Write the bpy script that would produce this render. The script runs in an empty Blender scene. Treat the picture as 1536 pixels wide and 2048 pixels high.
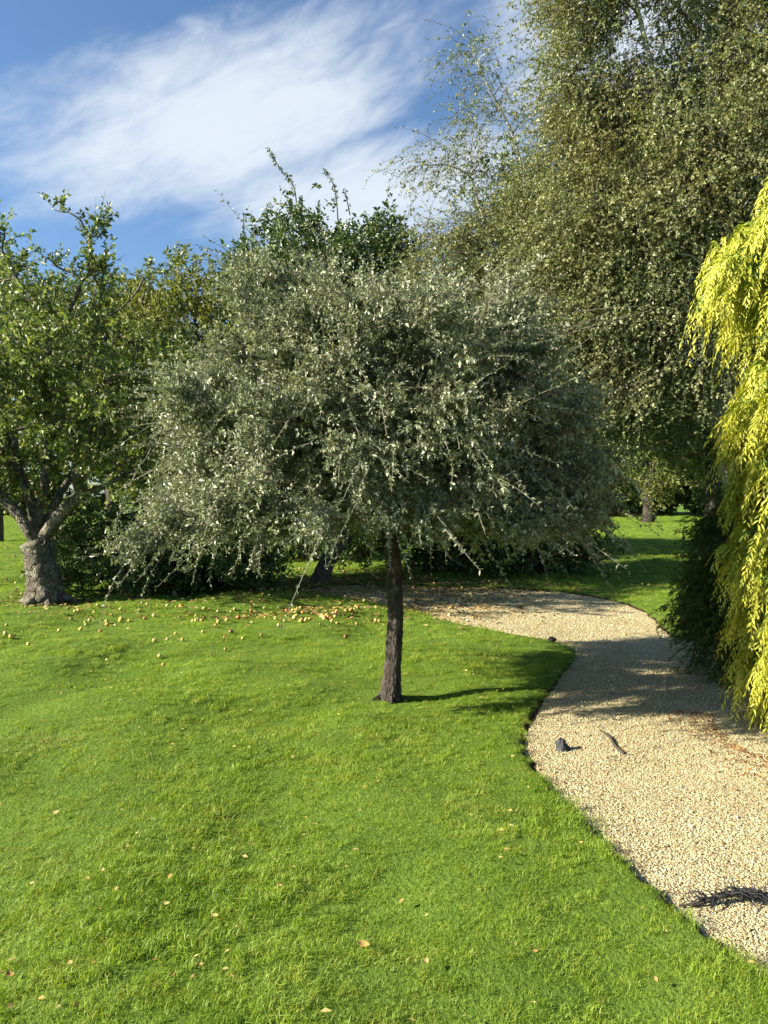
import bpy, math
import numpy as np
from math import radians as R
from mathutils import Vector

SC = bpy.context.scene
COL = SC.collection
rng = np.random.RandomState(11)

# ------------------------------------------------------------------ camera
FPX, PW, PH, HORIZON, EYE = 1500.0, 1536.0, 2048.0, 990.0, 1.6
PITCH = math.atan((PH / 2 - HORIZON) / FPX)
cam_d = bpy.data.cameras.new('camera')
cam_d.sensor_fit = 'VERTICAL'
cam_d.sensor_height = 36.0
cam_d.lens = FPX / PH * 36.0
cam_d.clip_end = 2000
cam_d.clip_start = 0.05
cam = bpy.data.objects.new('camera', cam_d)
COL.objects.link(cam)
cam.location = (0, 0, EYE)
cam.rotation_euler = (R(90) - PITCH, 0, 0)
SC.camera = cam

# ------------------------------------------------------------------ light
SUN_EL = R(25.5)
SUN_DIR = np.array([-0.975, -0.215, 0.0])          # horizontal bearing of the sun: left, a little behind the camera
SUN_DIR /= np.linalg.norm(SUN_DIR)
SUN_VEC = Vector((SUN_DIR[0] * math.cos(SUN_EL), SUN_DIR[1] * math.cos(SUN_EL), math.sin(SUN_EL)))
sun_d = bpy.data.lights.new('sun', 'SUN')
sun_d.energy = 5.0
sun_d.angle = R(0.53)
sun_d.color = (1.0, 0.92, 0.76)
sun = bpy.data.objects.new('sun', sun_d)
COL.objects.link(sun)
sun.rotation_euler = SUN_VEC.to_track_quat('Z', 'Y').to_euler()
sun.location = (-20, -5, 20)

SC.view_settings.view_transform = 'Standard'
SC.view_settings.look = 'None'
SC.view_settings.gamma = 1.0
SC.view_settings.use_curve_mapping = False
SC.view_settings.exposure = 1.58
SC.render.engine = 'CYCLES'
SC.cycles.max_bounces = 4
SC.cycles.transparent_max_bounces = 4
SC.cycles.diffuse_bounces = 2
SC.cycles.transmission_bounces = 3
SC.cycles.caustics_reflective = False
SC.cycles.caustics_refractive = False

# ------------------------------------------------------------------ world: Nishita sky with thin drifting cloud
W = bpy.data.worlds.new('World')
SC.world = W
W.use_nodes = True
nt = W.node_tree
nt.nodes.clear()

def N(tree, kind, **kw):
    n = tree.nodes.new(kind)
    for k, v in kw.items():
        if k == 'inp':
            for a, b in v.items():
                n.inputs[a].default_value = b
        else:
            setattr(n, k, v)
    return n

def M(tree, op, a, b=None, c=None, clamp=False):
    n = tree.nodes.new('ShaderNodeMath')
    n.operation = op
    n.use_clamp = clamp
    for i, v in enumerate((a, b, c)):
        if v is None:
            continue
        if isinstance(v, (int, float)):
            n.inputs[i].default_value = v
        else:
            tree.links.new(v, n.inputs[i])
    return n.outputs[0]

def build_world():
    L = nt.links
    out = N(nt, 'ShaderNodeOutputWorld')
    bg = N(nt, 'ShaderNodeBackground')
    bg.inputs['Strength'].default_value = 0.055
    L.new(bg.outputs[0], out.inputs[0])
    sky = N(nt, 'ShaderNodeTexSky')
    sky.sky_type = 'NISHITA'
    sky.sun_disc = False
    sky.sun_elevation = SUN_EL
    sky.sun_rotation = math.atan2(SUN_DIR[0], SUN_DIR[1])
    sky.altitude = 50
    sky.air_density = 1.0
    sky.dust_density = 0.6
    sky.ozone_density = 2.0
    tc = N(nt, 'ShaderNodeTexCoord')
    sep = N(nt, 'ShaderNodeSeparateXYZ')
    L.new(tc.outputs['Generated'], sep.inputs[0])
    az = M(nt, 'ARCTAN2', sep.outputs[0], sep.outputs[1])
    el = M(nt, 'ARCSINE', sep.outputs[2])
    # cloud axes: s runs along the streaks (up to the right), t across
    ca, sa = math.cos(R(24)), math.sin(R(24))
    s = M(nt, 'ADD', M(nt, 'MULTIPLY', az, ca), M(nt, 'MULTIPLY', el, sa))
    t = M(nt, 'SUBTRACT', M(nt, 'MULTIPLY', el, ca), M(nt, 'MULTIPLY', az, sa))
    comb = N(nt, 'ShaderNodeCombineXYZ')
    L.new(M(nt, 'MULTIPLY', s, 1.0), comb.inputs[0])
    L.new(M(nt, 'MULTIPLY', t, 1.9), comb.inputs[1])
    n1 = N(nt, 'ShaderNodeTexNoise', inp={'Scale': 3.4, 'Detail': 9.0, 'Roughness': 0.58, 'Distortion': 0.35})
    L.new(comb.outputs[0], n1.inputs['Vector'])
    comb2 = N(nt, 'ShaderNodeCombineXYZ')
    L.new(M(nt, 'MULTIPLY', s, 1.0), comb2.inputs[0])
    L.new(M(nt, 'MULTIPLY', t, 3.2), comb2.inputs[1])
    comb2.inputs[2].default_value = 4.3
    n2 = N(nt, 'ShaderNodeTexNoise', inp={'Scale': 11.0, 'Detail': 7.0, 'Roughness': 0.6, 'Distortion': 0.6})
    L.new(comb2.outputs[0], n2.inputs['Vector'])
    # the two cloud sheets that hang over the garden (bearing and height in radians)
    def blob(a0, e0, ra, re, tilt):
        c, q = math.cos(tilt), math.sin(tilt)
        da = M(nt, 'SUBTRACT', az, a0)
        de = M(nt, 'SUBTRACT', el, e0)
        u = M(nt, 'DIVIDE', M(nt, 'ADD', M(nt, 'MULTIPLY', da, c), M(nt, 'MULTIPLY', de, q)), ra)
        v = M(nt, 'DIVIDE', M(nt, 'SUBTRACT', M(nt, 'MULTIPLY', de, c), M(nt, 'MULTIPLY', da, q)), re)
        d2 = M(nt, 'ADD', M(nt, 'MULTIPLY', u, u), M(nt, 'MULTIPLY', v, v))
        return M(nt, 'SUBTRACT', 1.0, M(nt, 'POWER', d2, 0.9), clamp=True)
    b1 = blob(-0.20, 0.455, 0.40, 0.125, R(17))
    b2 = blob(0.0, 0.375, 0.34, 0.105, R(6))
    b3 = blob(0.45, 0.56, 0.45, 0.17, R(10))
    b = M(nt, 'MAXIMUM', M(nt, 'MAXIMUM', b1, b2), b3)
    dens = M(nt, 'ADD', M(nt, 'MULTIPLY', b, 0.62),
             M(nt, 'ADD', M(nt, 'MULTIPLY', n1.outputs[0], 0.75), M(nt, 'MULTIPLY', n2.outputs[0], 0.42)))
    mr = N(nt, 'ShaderNodeMapRange')
    mr.interpolation_type = 'SMOOTHSTEP'
    L.new(dens, mr.inputs[0])
    mr.inputs[1].default_value = 0.72
    mr.inputs[2].default_value = 1.22
    mr.inputs[3].default_value = 0.0
    mr.inputs[4].default_value = 0.9
    tint = N(nt, 'ShaderNodeMix', data_type='RGBA', blend_type='MULTIPLY')
    tint.inputs[0].default_value = 1.0
    L.new(sky.outputs[0], tint.inputs[6])
    tint.inputs[7].default_value = (0.88, 1.05, 1.20, 1)
    mix = N(nt, 'ShaderNodeMix', data_type='RGBA')
    L.new(mr.outputs[0], mix.inputs[0])
    L.new(tint.outputs[2], mix.inputs[6])
    mix.inputs[7].default_value = (5.2, 5.7, 6.2, 1)
    L.new(mix.outputs[2], bg.inputs[0])
build_world()

# ------------------------------------------------------------------ helpers
def pix_ray(px, py):
    x = (px - PW / 2) / FPX
    v = -(py - PH / 2) / FPX
    c, s = math.cos(PITCH), math.sin(PITCH)
    return np.array([x, c + v * s, -s + v * c])

def G(px, py, z=0.0):
    r = pix_ray(px, py)
    k = (z - EYE) / r[2]
    return np.array([r[0] * k, r[1] * k, z])

def P(px, py, D):
    r = pix_ray(px, py)
    k = D / r[1]
    return np.array([r[0] * k, D, EYE + r[2] * k])

def tag(o, label=None, cat=None, group=None, kind=None):
    if label: o['label'] = label
    if cat: o['category'] = cat
    if group: o['group'] = group
    if kind: o['kind'] = kind
    return o

def empty(name, loc):
    o = bpy.data.objects.new(name, None)
    COL.objects.link(o)
    o.location = loc
    o.empty_display_size = 0.2
    return o

def link(name, me, mat=None, parent=None):
    o = bpy.data.objects.new(name, me)
    COL.objects.link(o)
    if mat is not None and len(me.materials) == 0:
        me.materials.append(mat)
    if parent is not None:
        o.parent = parent
        o.matrix_parent_inverse.identity()
        o.location = -Vector(parent.location) if parent.parent is None else (0, 0, 0)
    return o

def mesh_arrays(name, verts, faces, smooth=False, attrs=None):
    """faces: (n,k) int array, or list of such arrays; attrs: dict name -> per-vertex float array"""
    if not isinstance(faces, (list, tuple)):
        faces = [faces]
    faces = [f for f in faces if len(f)]
    me = bpy.data.meshes.new(name)
    verts = np.asarray(verts, dtype=np.float32)
    me.vertices.add(len(verts))
    me.vertices.foreach_set('co', verts.ravel())
    loops = np.concatenate([f.ravel() for f in faces]).astype(np.int32)
    tot = np.concatenate([np.full(len(f), f.shape[1], dtype=np.int32) for f in faces])
    start = np.concatenate([[0], np.cumsum(tot)[:-1]]).astype(np.int32)
    me.loops.add(len(loops))
    me.loops.foreach_set('vertex_index', loops)
    me.polygons.add(len(tot))
    me.polygons.foreach_set('loop_start', start)
    me.polygons.foreach_set('loop_total', tot)
    if smooth:
        me.polygons.foreach_set('use_smooth', np.ones(len(tot), dtype=bool))
    for k, v in (attrs or {}).items():
        a = me.attributes.new(k, 'FLOAT', 'POINT')
        a.data.foreach_set('value', np.asarray(v, dtype=np.float32))
    me.update(calc_edges=True)
    return me

def norm(v):
    v = np.asarray(v, dtype=float)
    return v / np.maximum(np.linalg.norm(v, axis=-1, keepdims=True), 1e-9)

def catmull(pts, n=6, closed=False):
    pts = np.asarray(pts, dtype=float)
    if closed:
        q = np.vstack([pts[-1:], pts, pts[:2]])
    else:
        q = np.vstack([2 * pts[:1] - pts[1:2], pts, 2 * pts[-1:] - pts[-2:-1]])
    out = []
    t = np.linspace(0, 1, n, endpoint=False)[:, None]
    for i in range(1, len(q) - 2):
        p0, p1, p2, p3 = q[i - 1], q[i], q[i + 1], q[i + 2]
        out.append(0.5 * (2 * p1 + (p2 - p0) * t + (2 * p0 - 5 * p1 + 4 * p2 - p3) * t ** 2 + (3 * p1 - p0 - 3 * p2 + p3) * t ** 3))
    if not closed:
        out.append(pts[-1:])
    return np.vstack(out)

class MB:
    def __init__(self):
        self.v, self.f, self.n = [], {3: [], 4: []}, 0
        self.at = []
    def add(self, v, f, a=None):
        v = np.asarray(v, dtype=float).reshape(-1, 3)
        if isinstance(f, np.ndarray):
            f = [f]
        for q in f:
            if len(q):
                self.f[q.shape[1]].append(q + self.n)
        self.v.append(v)
        self.at.append(np.zeros(len(v)) if a is None else np.broadcast_to(a, (len(v),)))
        self.n += len(v)
    def tube(self, pts, rad, sides=7, rough=0.0, rs=None, cap=True):
        pts = np.asarray(pts, dtype=float)
        rad = np.broadcast_to(np.asarray(rad, dtype=float), (len(pts),))
        tan = norm(np.gradient(pts, axis=0))
        ref = np.array([0.31, 0.17, 0.93]) if abs(tan[0, 2]) < 0.8 else np.array([0.9, 0.4, 0.1])
        a = norm(np.cross(tan, ref)); b = np.cross(tan, a)
        th = np.linspace(0, 2 * np.pi, sides, endpoint=False)
        rr = rad[:, None] * np.ones((1, sides))
        if rough > 0:
            rs = rs or rng
            rr = rr * (1 + rough * rs.uniform(-1, 1, rr.shape) + rough * 0.8 * np.sin(th * 3 + rs.uniform(0, 6))[None, :])
        V = pts[:, None, :] + rr[:, :, None] * (np.cos(th)[None, :, None] * a[:, None, :] + np.sin(th)[None, :, None] * b[:, None, :])
        n = len(pts)
        i = np.arange(n - 1)[:, None] * sides; j = np.arange(sides)[None, :]; k = (j + 1) % sides
        F = np.stack([i + j, i + k, i + sides + k, i + sides + j], -1).reshape(-1, 4)
        V = V.reshape(-1, 3)
        fs = [F]
        if cap:
            V = np.vstack([V, pts[-1:] + tan[-1:] * rad[-1] * 0.5])
            e = (n - 1) * sides
            fs.append(np.stack([e + j[0], e + k[0], np.full(sides, n * sides)], -1))
        self.add(V, fs)
    def mesh(self, name, smooth=False, attr=None):
        fs = [np.concatenate(self.f[k]) for k in (3, 4) if self.f[k]]
        return mesh_arrays(name, np.concatenate(self.v), fs, smooth, {attr: np.concatenate(self.at)} if attr else None)

# ------------------------------------------------------------------ materials
def new_mat(name):
    m = bpy.data.materials.new(name)
    m.use_nodes = True
    t = m.node_tree
    t.nodes.clear()
    out = t.nodes.new('ShaderNodeOutputMaterial')
    return m, t, out

def ramp(t, fac, stops, interp='LINEAR'):
    r = t.nodes.new('ShaderNodeValToRGB')
    r.color_ramp.interpolation = interp
    e = r.color_ramp.elements
    while len(e) < len(stops):
        e.new(0.5)
    for el_, (p, c) in zip(e, stops):
        el_.position = p
        el_.color = (*c, 1)
    t.links.new(fac, r.inputs[0])
    return r.outputs[0]

def leaf_mat(name, stops, trans=0.3, rough=0.5, spec=0.4, patch=0.0, patch_scale=0.6, patch_col=(0.2, 0.15, 0.03), tcol=(1.25, 1.35, 0.6), inst=True):
    m, t, out = new_mat(name)
    L = t.links
    at = N(t, 'ShaderNodeAttribute', attribute_name='rnd')
    fac = at.outputs['Fac']
    if inst:
        oi = N(t, 'ShaderNodeObjectInfo')
        fac = M(t, 'ADD', M(t, 'MULTIPLY', fac, 0.62), M(t, 'MULTIPLY', oi.outputs['Random'], 0.38))
    c = ramp(t, fac, stops)
    if patch:
        geo = N(t, 'ShaderNodeNewGeometry')
        n = N(t, 'ShaderNodeTexNoise', inp={'Scale': patch_scale, 'Detail': 3.0})
        L.new(geo.outputs['Position'], n.inputs['Vector'])
        mr = N(t, 'ShaderNodeMapRange', inp={1: 0.5, 2: 0.72, 3: 0.0, 4: patch})
        L.new(n.outputs[0], mr.inputs[0])
        mx = N(t, 'ShaderNodeMix', data_type='RGBA')
        L.new(mr.outputs[0], mx.inputs[0]); L.new(c, mx.inputs[6]); mx.inputs[7].default_value = (*patch_col, 1)
        c = mx.outputs[2]
    p = N(t, 'ShaderNodeBsdfPrincipled')
    p.inputs['Roughness'].default_value = rough
    p.inputs['Specular IOR Level'].default_value = spec
    L.new(c, p.inputs['Base Color'])
    tr = N(t, 'ShaderNodeBsdfTranslucent')
    mul = N(t, 'ShaderNodeMix', data_type='RGBA', blend_type='MULTIPLY')
    mul.inputs[0].default_value = 1.0
    L.new(c, mul.inputs[6]); mul.inputs[7].default_value = (*tcol, 1)
    L.new(mul.outputs[2], tr.inputs[0])
    ms = N(t, 'ShaderNodeMixShader')
    ms.inputs[0].default_value = trans
    L.new(p.outputs[0], ms.inputs[1]); L.new(tr.outputs[0], ms.inputs[2])
    L.new(ms.outputs[0], out.inputs[0])
    return m

def bark_mat(name, dark, light, scale=9.0, lichen=0.0, lichen_col=(0.42, 0.42, 0.34), bump=0.6, stretch=0.3):
    m, t, out = new_mat(name)
    L = t.links
    tc = N(t, 'ShaderNodeNewGeometry')
    mp = N(t, 'ShaderNodeMapping')
    mp.inputs['Scale'].default_value = (1, 1, stretch)
    L.new(tc.outputs['Position'], mp.inputs[0])
    n = N(t, 'ShaderNodeTexNoise', inp={'Scale': scale * 2.2, 'Detail': 8.0, 'Roughness': 0.7, 'Distortion': 0.6})
    L.new(mp.outputs[0], n.inputs['Vector'])
    c = ramp(t, n.outputs[0], [(0.34, dark), (0.62, light)])
    if lichen:
        n2 = N(t, 'ShaderNodeTexNoise', inp={'Scale': scale, 'Detail': 6.0, 'Roughness': 0.65})
        L.new(tc.outputs['Position'], n2.inputs['Vector'])
        mr = N(t, 'ShaderNodeMapRange', inp={1: 0.5, 2: 0.6, 3: 0.0, 4: lichen})
        L.new(n2.outputs[0], mr.inputs[0])
        mx = N(t, 'ShaderNodeMix', data_type='RGBA')
        L.new(mr.outputs[0], mx.inputs[0]); L.new(c, mx.inputs[6]); mx.inputs[7].default_value = (*lichen_col, 1)
        c = mx.outputs[2]
    v = N(t, 'ShaderNodeTexVoronoi', inp={'Scale': scale * 3.0}, feature='DISTANCE_TO_EDGE')
    L.new(mp.outputs[0], v.inputs['Vector'])
    hsum = M(t, 'ADD', M(t, 'MULTIPLY', n.outputs[0], 0.7), M(t, 'MINIMUM', M(t, 'MULTIPLY', v.outputs['Distance'], 1.6), 0.5))
    b = N(t, 'ShaderNodeBump', inp={'Strength': bump, 'Distance': 0.03})
    L.new(hsum, b.inputs['Height'])
    p = N(t, 'ShaderNodeBsdfPrincipled')
    p.inputs['Roughness'].default_value = 0.9
    p.inputs['Specular IOR Level'].default_value = 0.2
    L.new(c, p.inputs['Base Color']); L.new(b.outputs[0], p.inputs['Normal'])
    L.new(p.outputs[0], out.inputs[0])
    return m

# ------------------------------------------------------------------ the ground: lawn sheet with a shallow cut for the path
PATH_PTS = [(2.5, 0.1), (1.9, 1.1), (1.55, 1.9)]
PATH_PTS += [tuple(G(*q)[:2]) for q in [(1536, 1952), (1440, 1880), (1350, 1812), (1250, 1722), (1178, 1650), (1102, 1572), (1060, 1520),
             (1043, 1488), (1052, 1448), (1082, 1398), (1120, 1350), (1146, 1312), (1138, 1292), (1088, 1277), (1000, 1262), (900, 1242), (812, 1214)]]
PATH_PTS += [(-0.7, 11.9), (-1.3, 12.8), (-0.5, 13.5)]
PATH_PTS += [tuple(G(*q)[:2]) for q in [(830, 1171), (1000, 1174), (1120, 1182), (1210, 1195), (1270, 1212), (1312, 1238), (1345, 1268)]]
PATH_PTS += [(3.7, 8.2), (4.3, 7.4), (5.0, 6.2), (5.4, 4.5), (5.5, 2.0), (5.5, 0.1)]
PATH = catmull(np.array(PATH_PTS), 5, closed=True)

def path_sd(x, y):
    """signed distance to the path outline, positive inside"""
    x = np.asarray(x, dtype=float).ravel(); y = np.asarray(y, dtype=float).ravel()
    a = PATH; b = np.roll(PATH, -1, axis=0)
    best = np.full(len(x), 1e9); inside = np.zeros(len(x), dtype=bool)
    for (ax, ay), (bx, by) in zip(a, b):
        dx, dy = bx - ax, by - ay
        t = np.clip(((x - ax) * dx + (y - ay) * dy) / max(dx * dx + dy * dy, 1e-9), 0, 1)
        best = np.minimum(best, np.hypot(x - ax - t * dx, y - ay - t * dy))
        c = ((ay > y) != (by > y))
        if dy != 0:
            inside ^= c & (x < (bx - ax) * (y - ay) / dy + ax)
    return np.where(inside, best, -best)

_w = np.random.RandomState(5)
_waves = [(0.013 * s, 2 * math.pi / (0.75 * s ** 1.0) , _w.uniform(0, 6.28), _w.uniform(0, 6.28)) for s in (0.6, 0.8, 1.0, 1.3, 1.6, 2.0, 2.6, 3.2)]
def lawn_h(x, y):
    h = 0.0
    for a, k, th, ph in _waves:
        h = h + a * np.sin(k * (x * math.cos(th) + y * math.sin(th)) + ph + 0.8 * np.sin(k * 0.37 * (y * math.cos(th) - x * math.sin(th)) + ph * 2))
    fade = np.clip(1 - (y - 14) / 14.0, 0.0, 1.0)
    h = 0.62 * h * fade
    xa, ya = np.atleast_1d(np.asarray(x, dtype=float)), np.atleast_1d(np.asarray(y, dtype=float))
    near = (xa > -3) & (xa < 7) & (ya > -1) & (ya < 15)
    k = np.ones(xa.shape)
    if near.any():
        k[near] = sstep(0.0, 0.9, -path_sd(xa[near], ya[near]))
    return (h * k.reshape(np.shape(h)) if np.ndim(h) else float(h * k.ravel()[0]))

def sstep(a, b, x):
    t = np.clip((x - a) / (b - a), 0, 1)
    return t * t * (3 - 2 * t)

def grow_axis(segs):
    out = []
    for a, b, st in segs:
        out += list(np.arange(a, b, st))
    return out

def build_ground():
    xs = grow_axis([(-6, 0.6, 0.16), (0.6, 2.2, 0.05), (2.2, 5.8, 0.08), (5.8, 14, 0.4)])
    lo = [-6 - 0.15 * (1.18 ** k) for k in range(48)][::-1]; hi = [14 + 0.4 * (1.19 ** k) for k in range(40)]
    xs = np.array([v for v in lo if v > -500] + xs + [v for v in hi if v < 500])
    ys = grow_axis([(-1, 1.0, 0.2), (1.0, 2.2, 0.1), (2.2, 9.6, 0.05), (9.6, 14, 0.12), (14, 24, 0.4)])
    ys = np.array([-400, -150, -60, -20, -8, -3] + ys + [24 + 0.5 * (1.17 ** k) for k in range(44) if 0.5 * (1.17 ** k) < 600])
    X, Y = np.meshgrid(xs, ys)
    x, y = X.ravel(), Y.ravel()
    z = lawn_h(x, y)
    near = (x > -3) & (x < 7) & (y > -1) & (y < 15)
    sd = np.full(len(x), -9.0)
    jag = 0.008 * np.sin(x * 31 + 2 * np.sin(y * 17)) + 0.006 * np.sin(y * 43 + x * 13)
    sd[near] = path_sd(x[near], y[near])
    z = np.where(sd > -0.3, z * sstep(-0.3, -2.0, sd) if False else z, z)
    k = sstep(-0.02, 0.06, sd + jag)
    z = z * (1 - k) + k * (-0.06)
    nx, ny = len(xs), len(ys)
    i = (np.arange(ny - 1)[:, None] * nx + np.arange(nx - 1)[None, :]).ravel()
    F = np.stack([i, i + 1, i + nx + 1, i + nx], -1)
    me = mesh_arrays('ground', np.stack([x, y, z], -1), F, True, {'cut': np.clip(k, 0, 1)})
    m, t, out = new_mat('lawn_soil')
    L = t.links
    geo = N(t, 'ShaderNodeNewGeometry')
    n = N(t, 'ShaderNodeTexNoise', inp={'Scale': 1.3, 'Detail': 8.0, 'Roughness': 0.65})
    L.new(geo.outputs['Position'], n.inputs['Vector'])
    n2 = N(t, 'ShaderNodeTexNoise', inp={'Scale': 45.0, 'Detail': 4.0, 'Roughness': 0.7})
    L.new(geo.outputs['Position'], n2.inputs['Vector'])
    f = M(t, 'ADD', M(t, 'MULTIPLY', n.outputs[0], 0.5), M(t, 'MULTIPLY', n2.outputs[0], 0.5))
    c = ramp(t, f, [(0.32, (0.06, 0.10, 0.015)), (0.5, (0.12, 0.20, 0.024)), (0.68, (0.19, 0.26, 0.04))])
    at = N(t, 'ShaderNodeAttribute', attribute_name='cut')
    mx = N(t, 'ShaderNodeMix', data_type='RGBA')
    L.new(M(t, 'MULTIPLY', at.outputs['Fac'], 4.0, clamp=True), mx.inputs[0])
    L.new(c, mx.inputs[6]); mx.inputs[7].default_value = (0.045, 0.03, 0.018, 1)
    b = N(t, 'ShaderNodeBump', inp={'Strength': 0.9, 'Distance': 0.05})
    L.new(n2.outputs[0], b.inputs['Height'])
    p = N(t, 'ShaderNodeBsdfPrincipled', inp={'Roughness': 0.95, 'Specular IOR Level': 0.1})
    L.new(mx.outputs[2], p.inputs['Base Color']); L.new(b.outputs[0], p.inputs['Normal'])
    L.new(p.outputs[0], out.inputs[0])
    o = link('ground', me, m)
    tag(o, 'mown green garden lawn around the gravel path', 'lawn', kind='structure')
    del o['category']
build_ground()

def path_z(x, y):
    return -0.026 + 0.004 * np.sin(x * 5.1 + 1.3 * np.sin(y * 3.3)) + 0.003 * np.sin(y * 7.3 + x * 2.1)

def build_path():
    xs = np.arange(-1.5, 5.7, 0.06); ys = np.arange(0.0, 13.9, 0.06)
    X, Y = np.meshgrid(xs, ys)
    x, y = X.ravel(), Y.ravel()
    sd = path_sd(x, y)
    nx = len(xs); ny = len(ys)
    i = (np.arange(ny - 1)[:, None] * nx + np.arange(nx - 1)[None, :]).ravel()
    F = np.stack([i, i + 1, i + nx + 1, i + nx], -1)
    F = F[(sd[F] > -0.06).all(axis=1)]
    me = mesh_arrays('path', np.stack([x, y, path_z(x, y)], -1), F, True)
    m, t, out = new_mat('gravel_bed')
    L = t.links
    geo = N(t, 'ShaderNodeNewGeometry')
    v = N(t, 'ShaderNodeTexVoronoi', inp={'Scale': 95.0, 'Randomness': 1.0})
    L.new(geo.outputs['Position'], v.inputs['Vector'])
    sepc = N(t, 'ShaderNodeSeparateColor'); L.new(v.outputs['Color'], sepc.inputs[0])
    n = N(t, 'ShaderNodeTexNoise', inp={'Scale': 2.2, 'Detail': 5.0, 'Roughness': 0.6})
    L.new(geo.outputs['Position'], n.inputs['Vector'])
    f = M(t, 'ADD', M(t, 'MULTIPLY', sepc.outputs[0], 0.6), M(t, 'MULTIPLY', n.outputs[0], 0.4))
    c = ramp(t, f, [(0.2, (0.20, 0.145, 0.07)), (0.42, (0.40, 0.33, 0.18)), (0.7, (0.54, 0.475, 0.29)), (0.9, (0.62, 0.565, 0.38))])
    inv = M(t, 'SUBTRACT', 1.0, v.outputs['Distance'])
    b = N(t, 'ShaderNodeBump', inp={'Strength': 1.0, 'Distance': 0.012})
    L.new(inv, b.inputs['Height'])
    p = N(t, 'ShaderNodeBsdfPrincipled', inp={'Roughness': 0.85, 'Specular IOR Level': 0.25})
    L.new(c, p.inputs['Base Color']); L.new(b.outputs[0], p.inputs['Normal'])
    L.new(p.outputs[0], out.inputs[0])
    tag(link('path', me, m), kind='structure')
build_path()

# ------------------------------------------------------------------ instanced ground cover (grass blades, pebbles)
def scatter(name, label, cat, pts, protos, mat, rot, scale, seed=1, parent=None):
    """one stuff object: points carrying scale / rotation, small meshes instanced on them by geometry nodes"""
    me = bpy.data.meshes.new(name)
    me.vertices.add(len(pts))
    me.vertices.foreach_set('co', np.asarray(pts, dtype=np.float32).ravel())
    a = me.attributes.new('sc', 'FLOAT', 'POINT'); a.data.foreach_set('value', np.asarray(scale, dtype=np.float32))
    a = me.attributes.new('rot', 'FLOAT_VECTOR', 'POINT'); a.data.foreach_set('vector', np.asarray(rot, dtype=np.float32).ravel())
    o = link(name, me, None, parent)
    g = bpy.data.node_groups.new(name + '_nodes', 'GeometryNodeTree')
    g.interface.new_socket('Geometry', in_out='INPUT', socket_type='NodeSocketGeometry')
    g.interface.new_socket('Geometry', in_out='OUTPUT', socket_type='NodeSocketGeometry')
    gi = g.nodes.new('NodeGroupInput'); go = g.nodes.new('NodeGroupOutput')
    j = g.nodes.new('GeometryNodeJoinGeometry')
    ri = g.nodes.new('FunctionNodeRandomValue'); ri.data_type = 'INT'
    ri.inputs['Min'].default_value = 0; ri.inputs['Max'].default_value = len(protos) - 1
    ri.inputs['Seed'].default_value = seed
    for q in reversed(protos):
        po = bpy.data.objects.new(name + '_piece', q)
        if len(q.materials) == 0:
            q.materials.append(mat)
        oi = g.nodes.new('GeometryNodeObjectInfo')
        oi.inputs['Object'].default_value = po
        oi.inputs['As Instance'].default_value = True
        g.links.new(oi.outputs['Geometry'], j.inputs[0])
    ip = g.nodes.new('GeometryNodeInstanceOnPoints')
    ip.inputs['Pick Instance'].default_value = True
    ns = g.nodes.new('GeometryNodeInputNamedAttribute'); ns.data_type = 'FLOAT'; ns.inputs['Name'].default_value = 'sc'
    nr = g.nodes.new('GeometryNodeInputNamedAttribute'); nr.data_type = 'FLOAT_VECTOR'; nr.inputs['Name'].default_value = 'rot'
    e2r = g.nodes.new('FunctionNodeEulerToRotation')
    g.links.new(nr.outputs[0], e2r.inputs[0])
    g.links.new(gi.outputs[0], ip.inputs['Points'])
    g.links.new(j.outputs[0], ip.inputs['Instance'])
    g.links.new(ri.outputs[2], ip.inputs['Instance Index'])
    g.links.new(e2r.outputs[0], ip.inputs['Rotation'])
    g.links.new(ns.outputs[0], ip.inputs['Scale'])
    g.links.new(ip.outputs[0], go.inputs[0])
    md = o.modifiers.new('scatter', 'NODES'); md.node_group = g
    tag(o, label, cat, kind='stuff')
    return o

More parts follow.
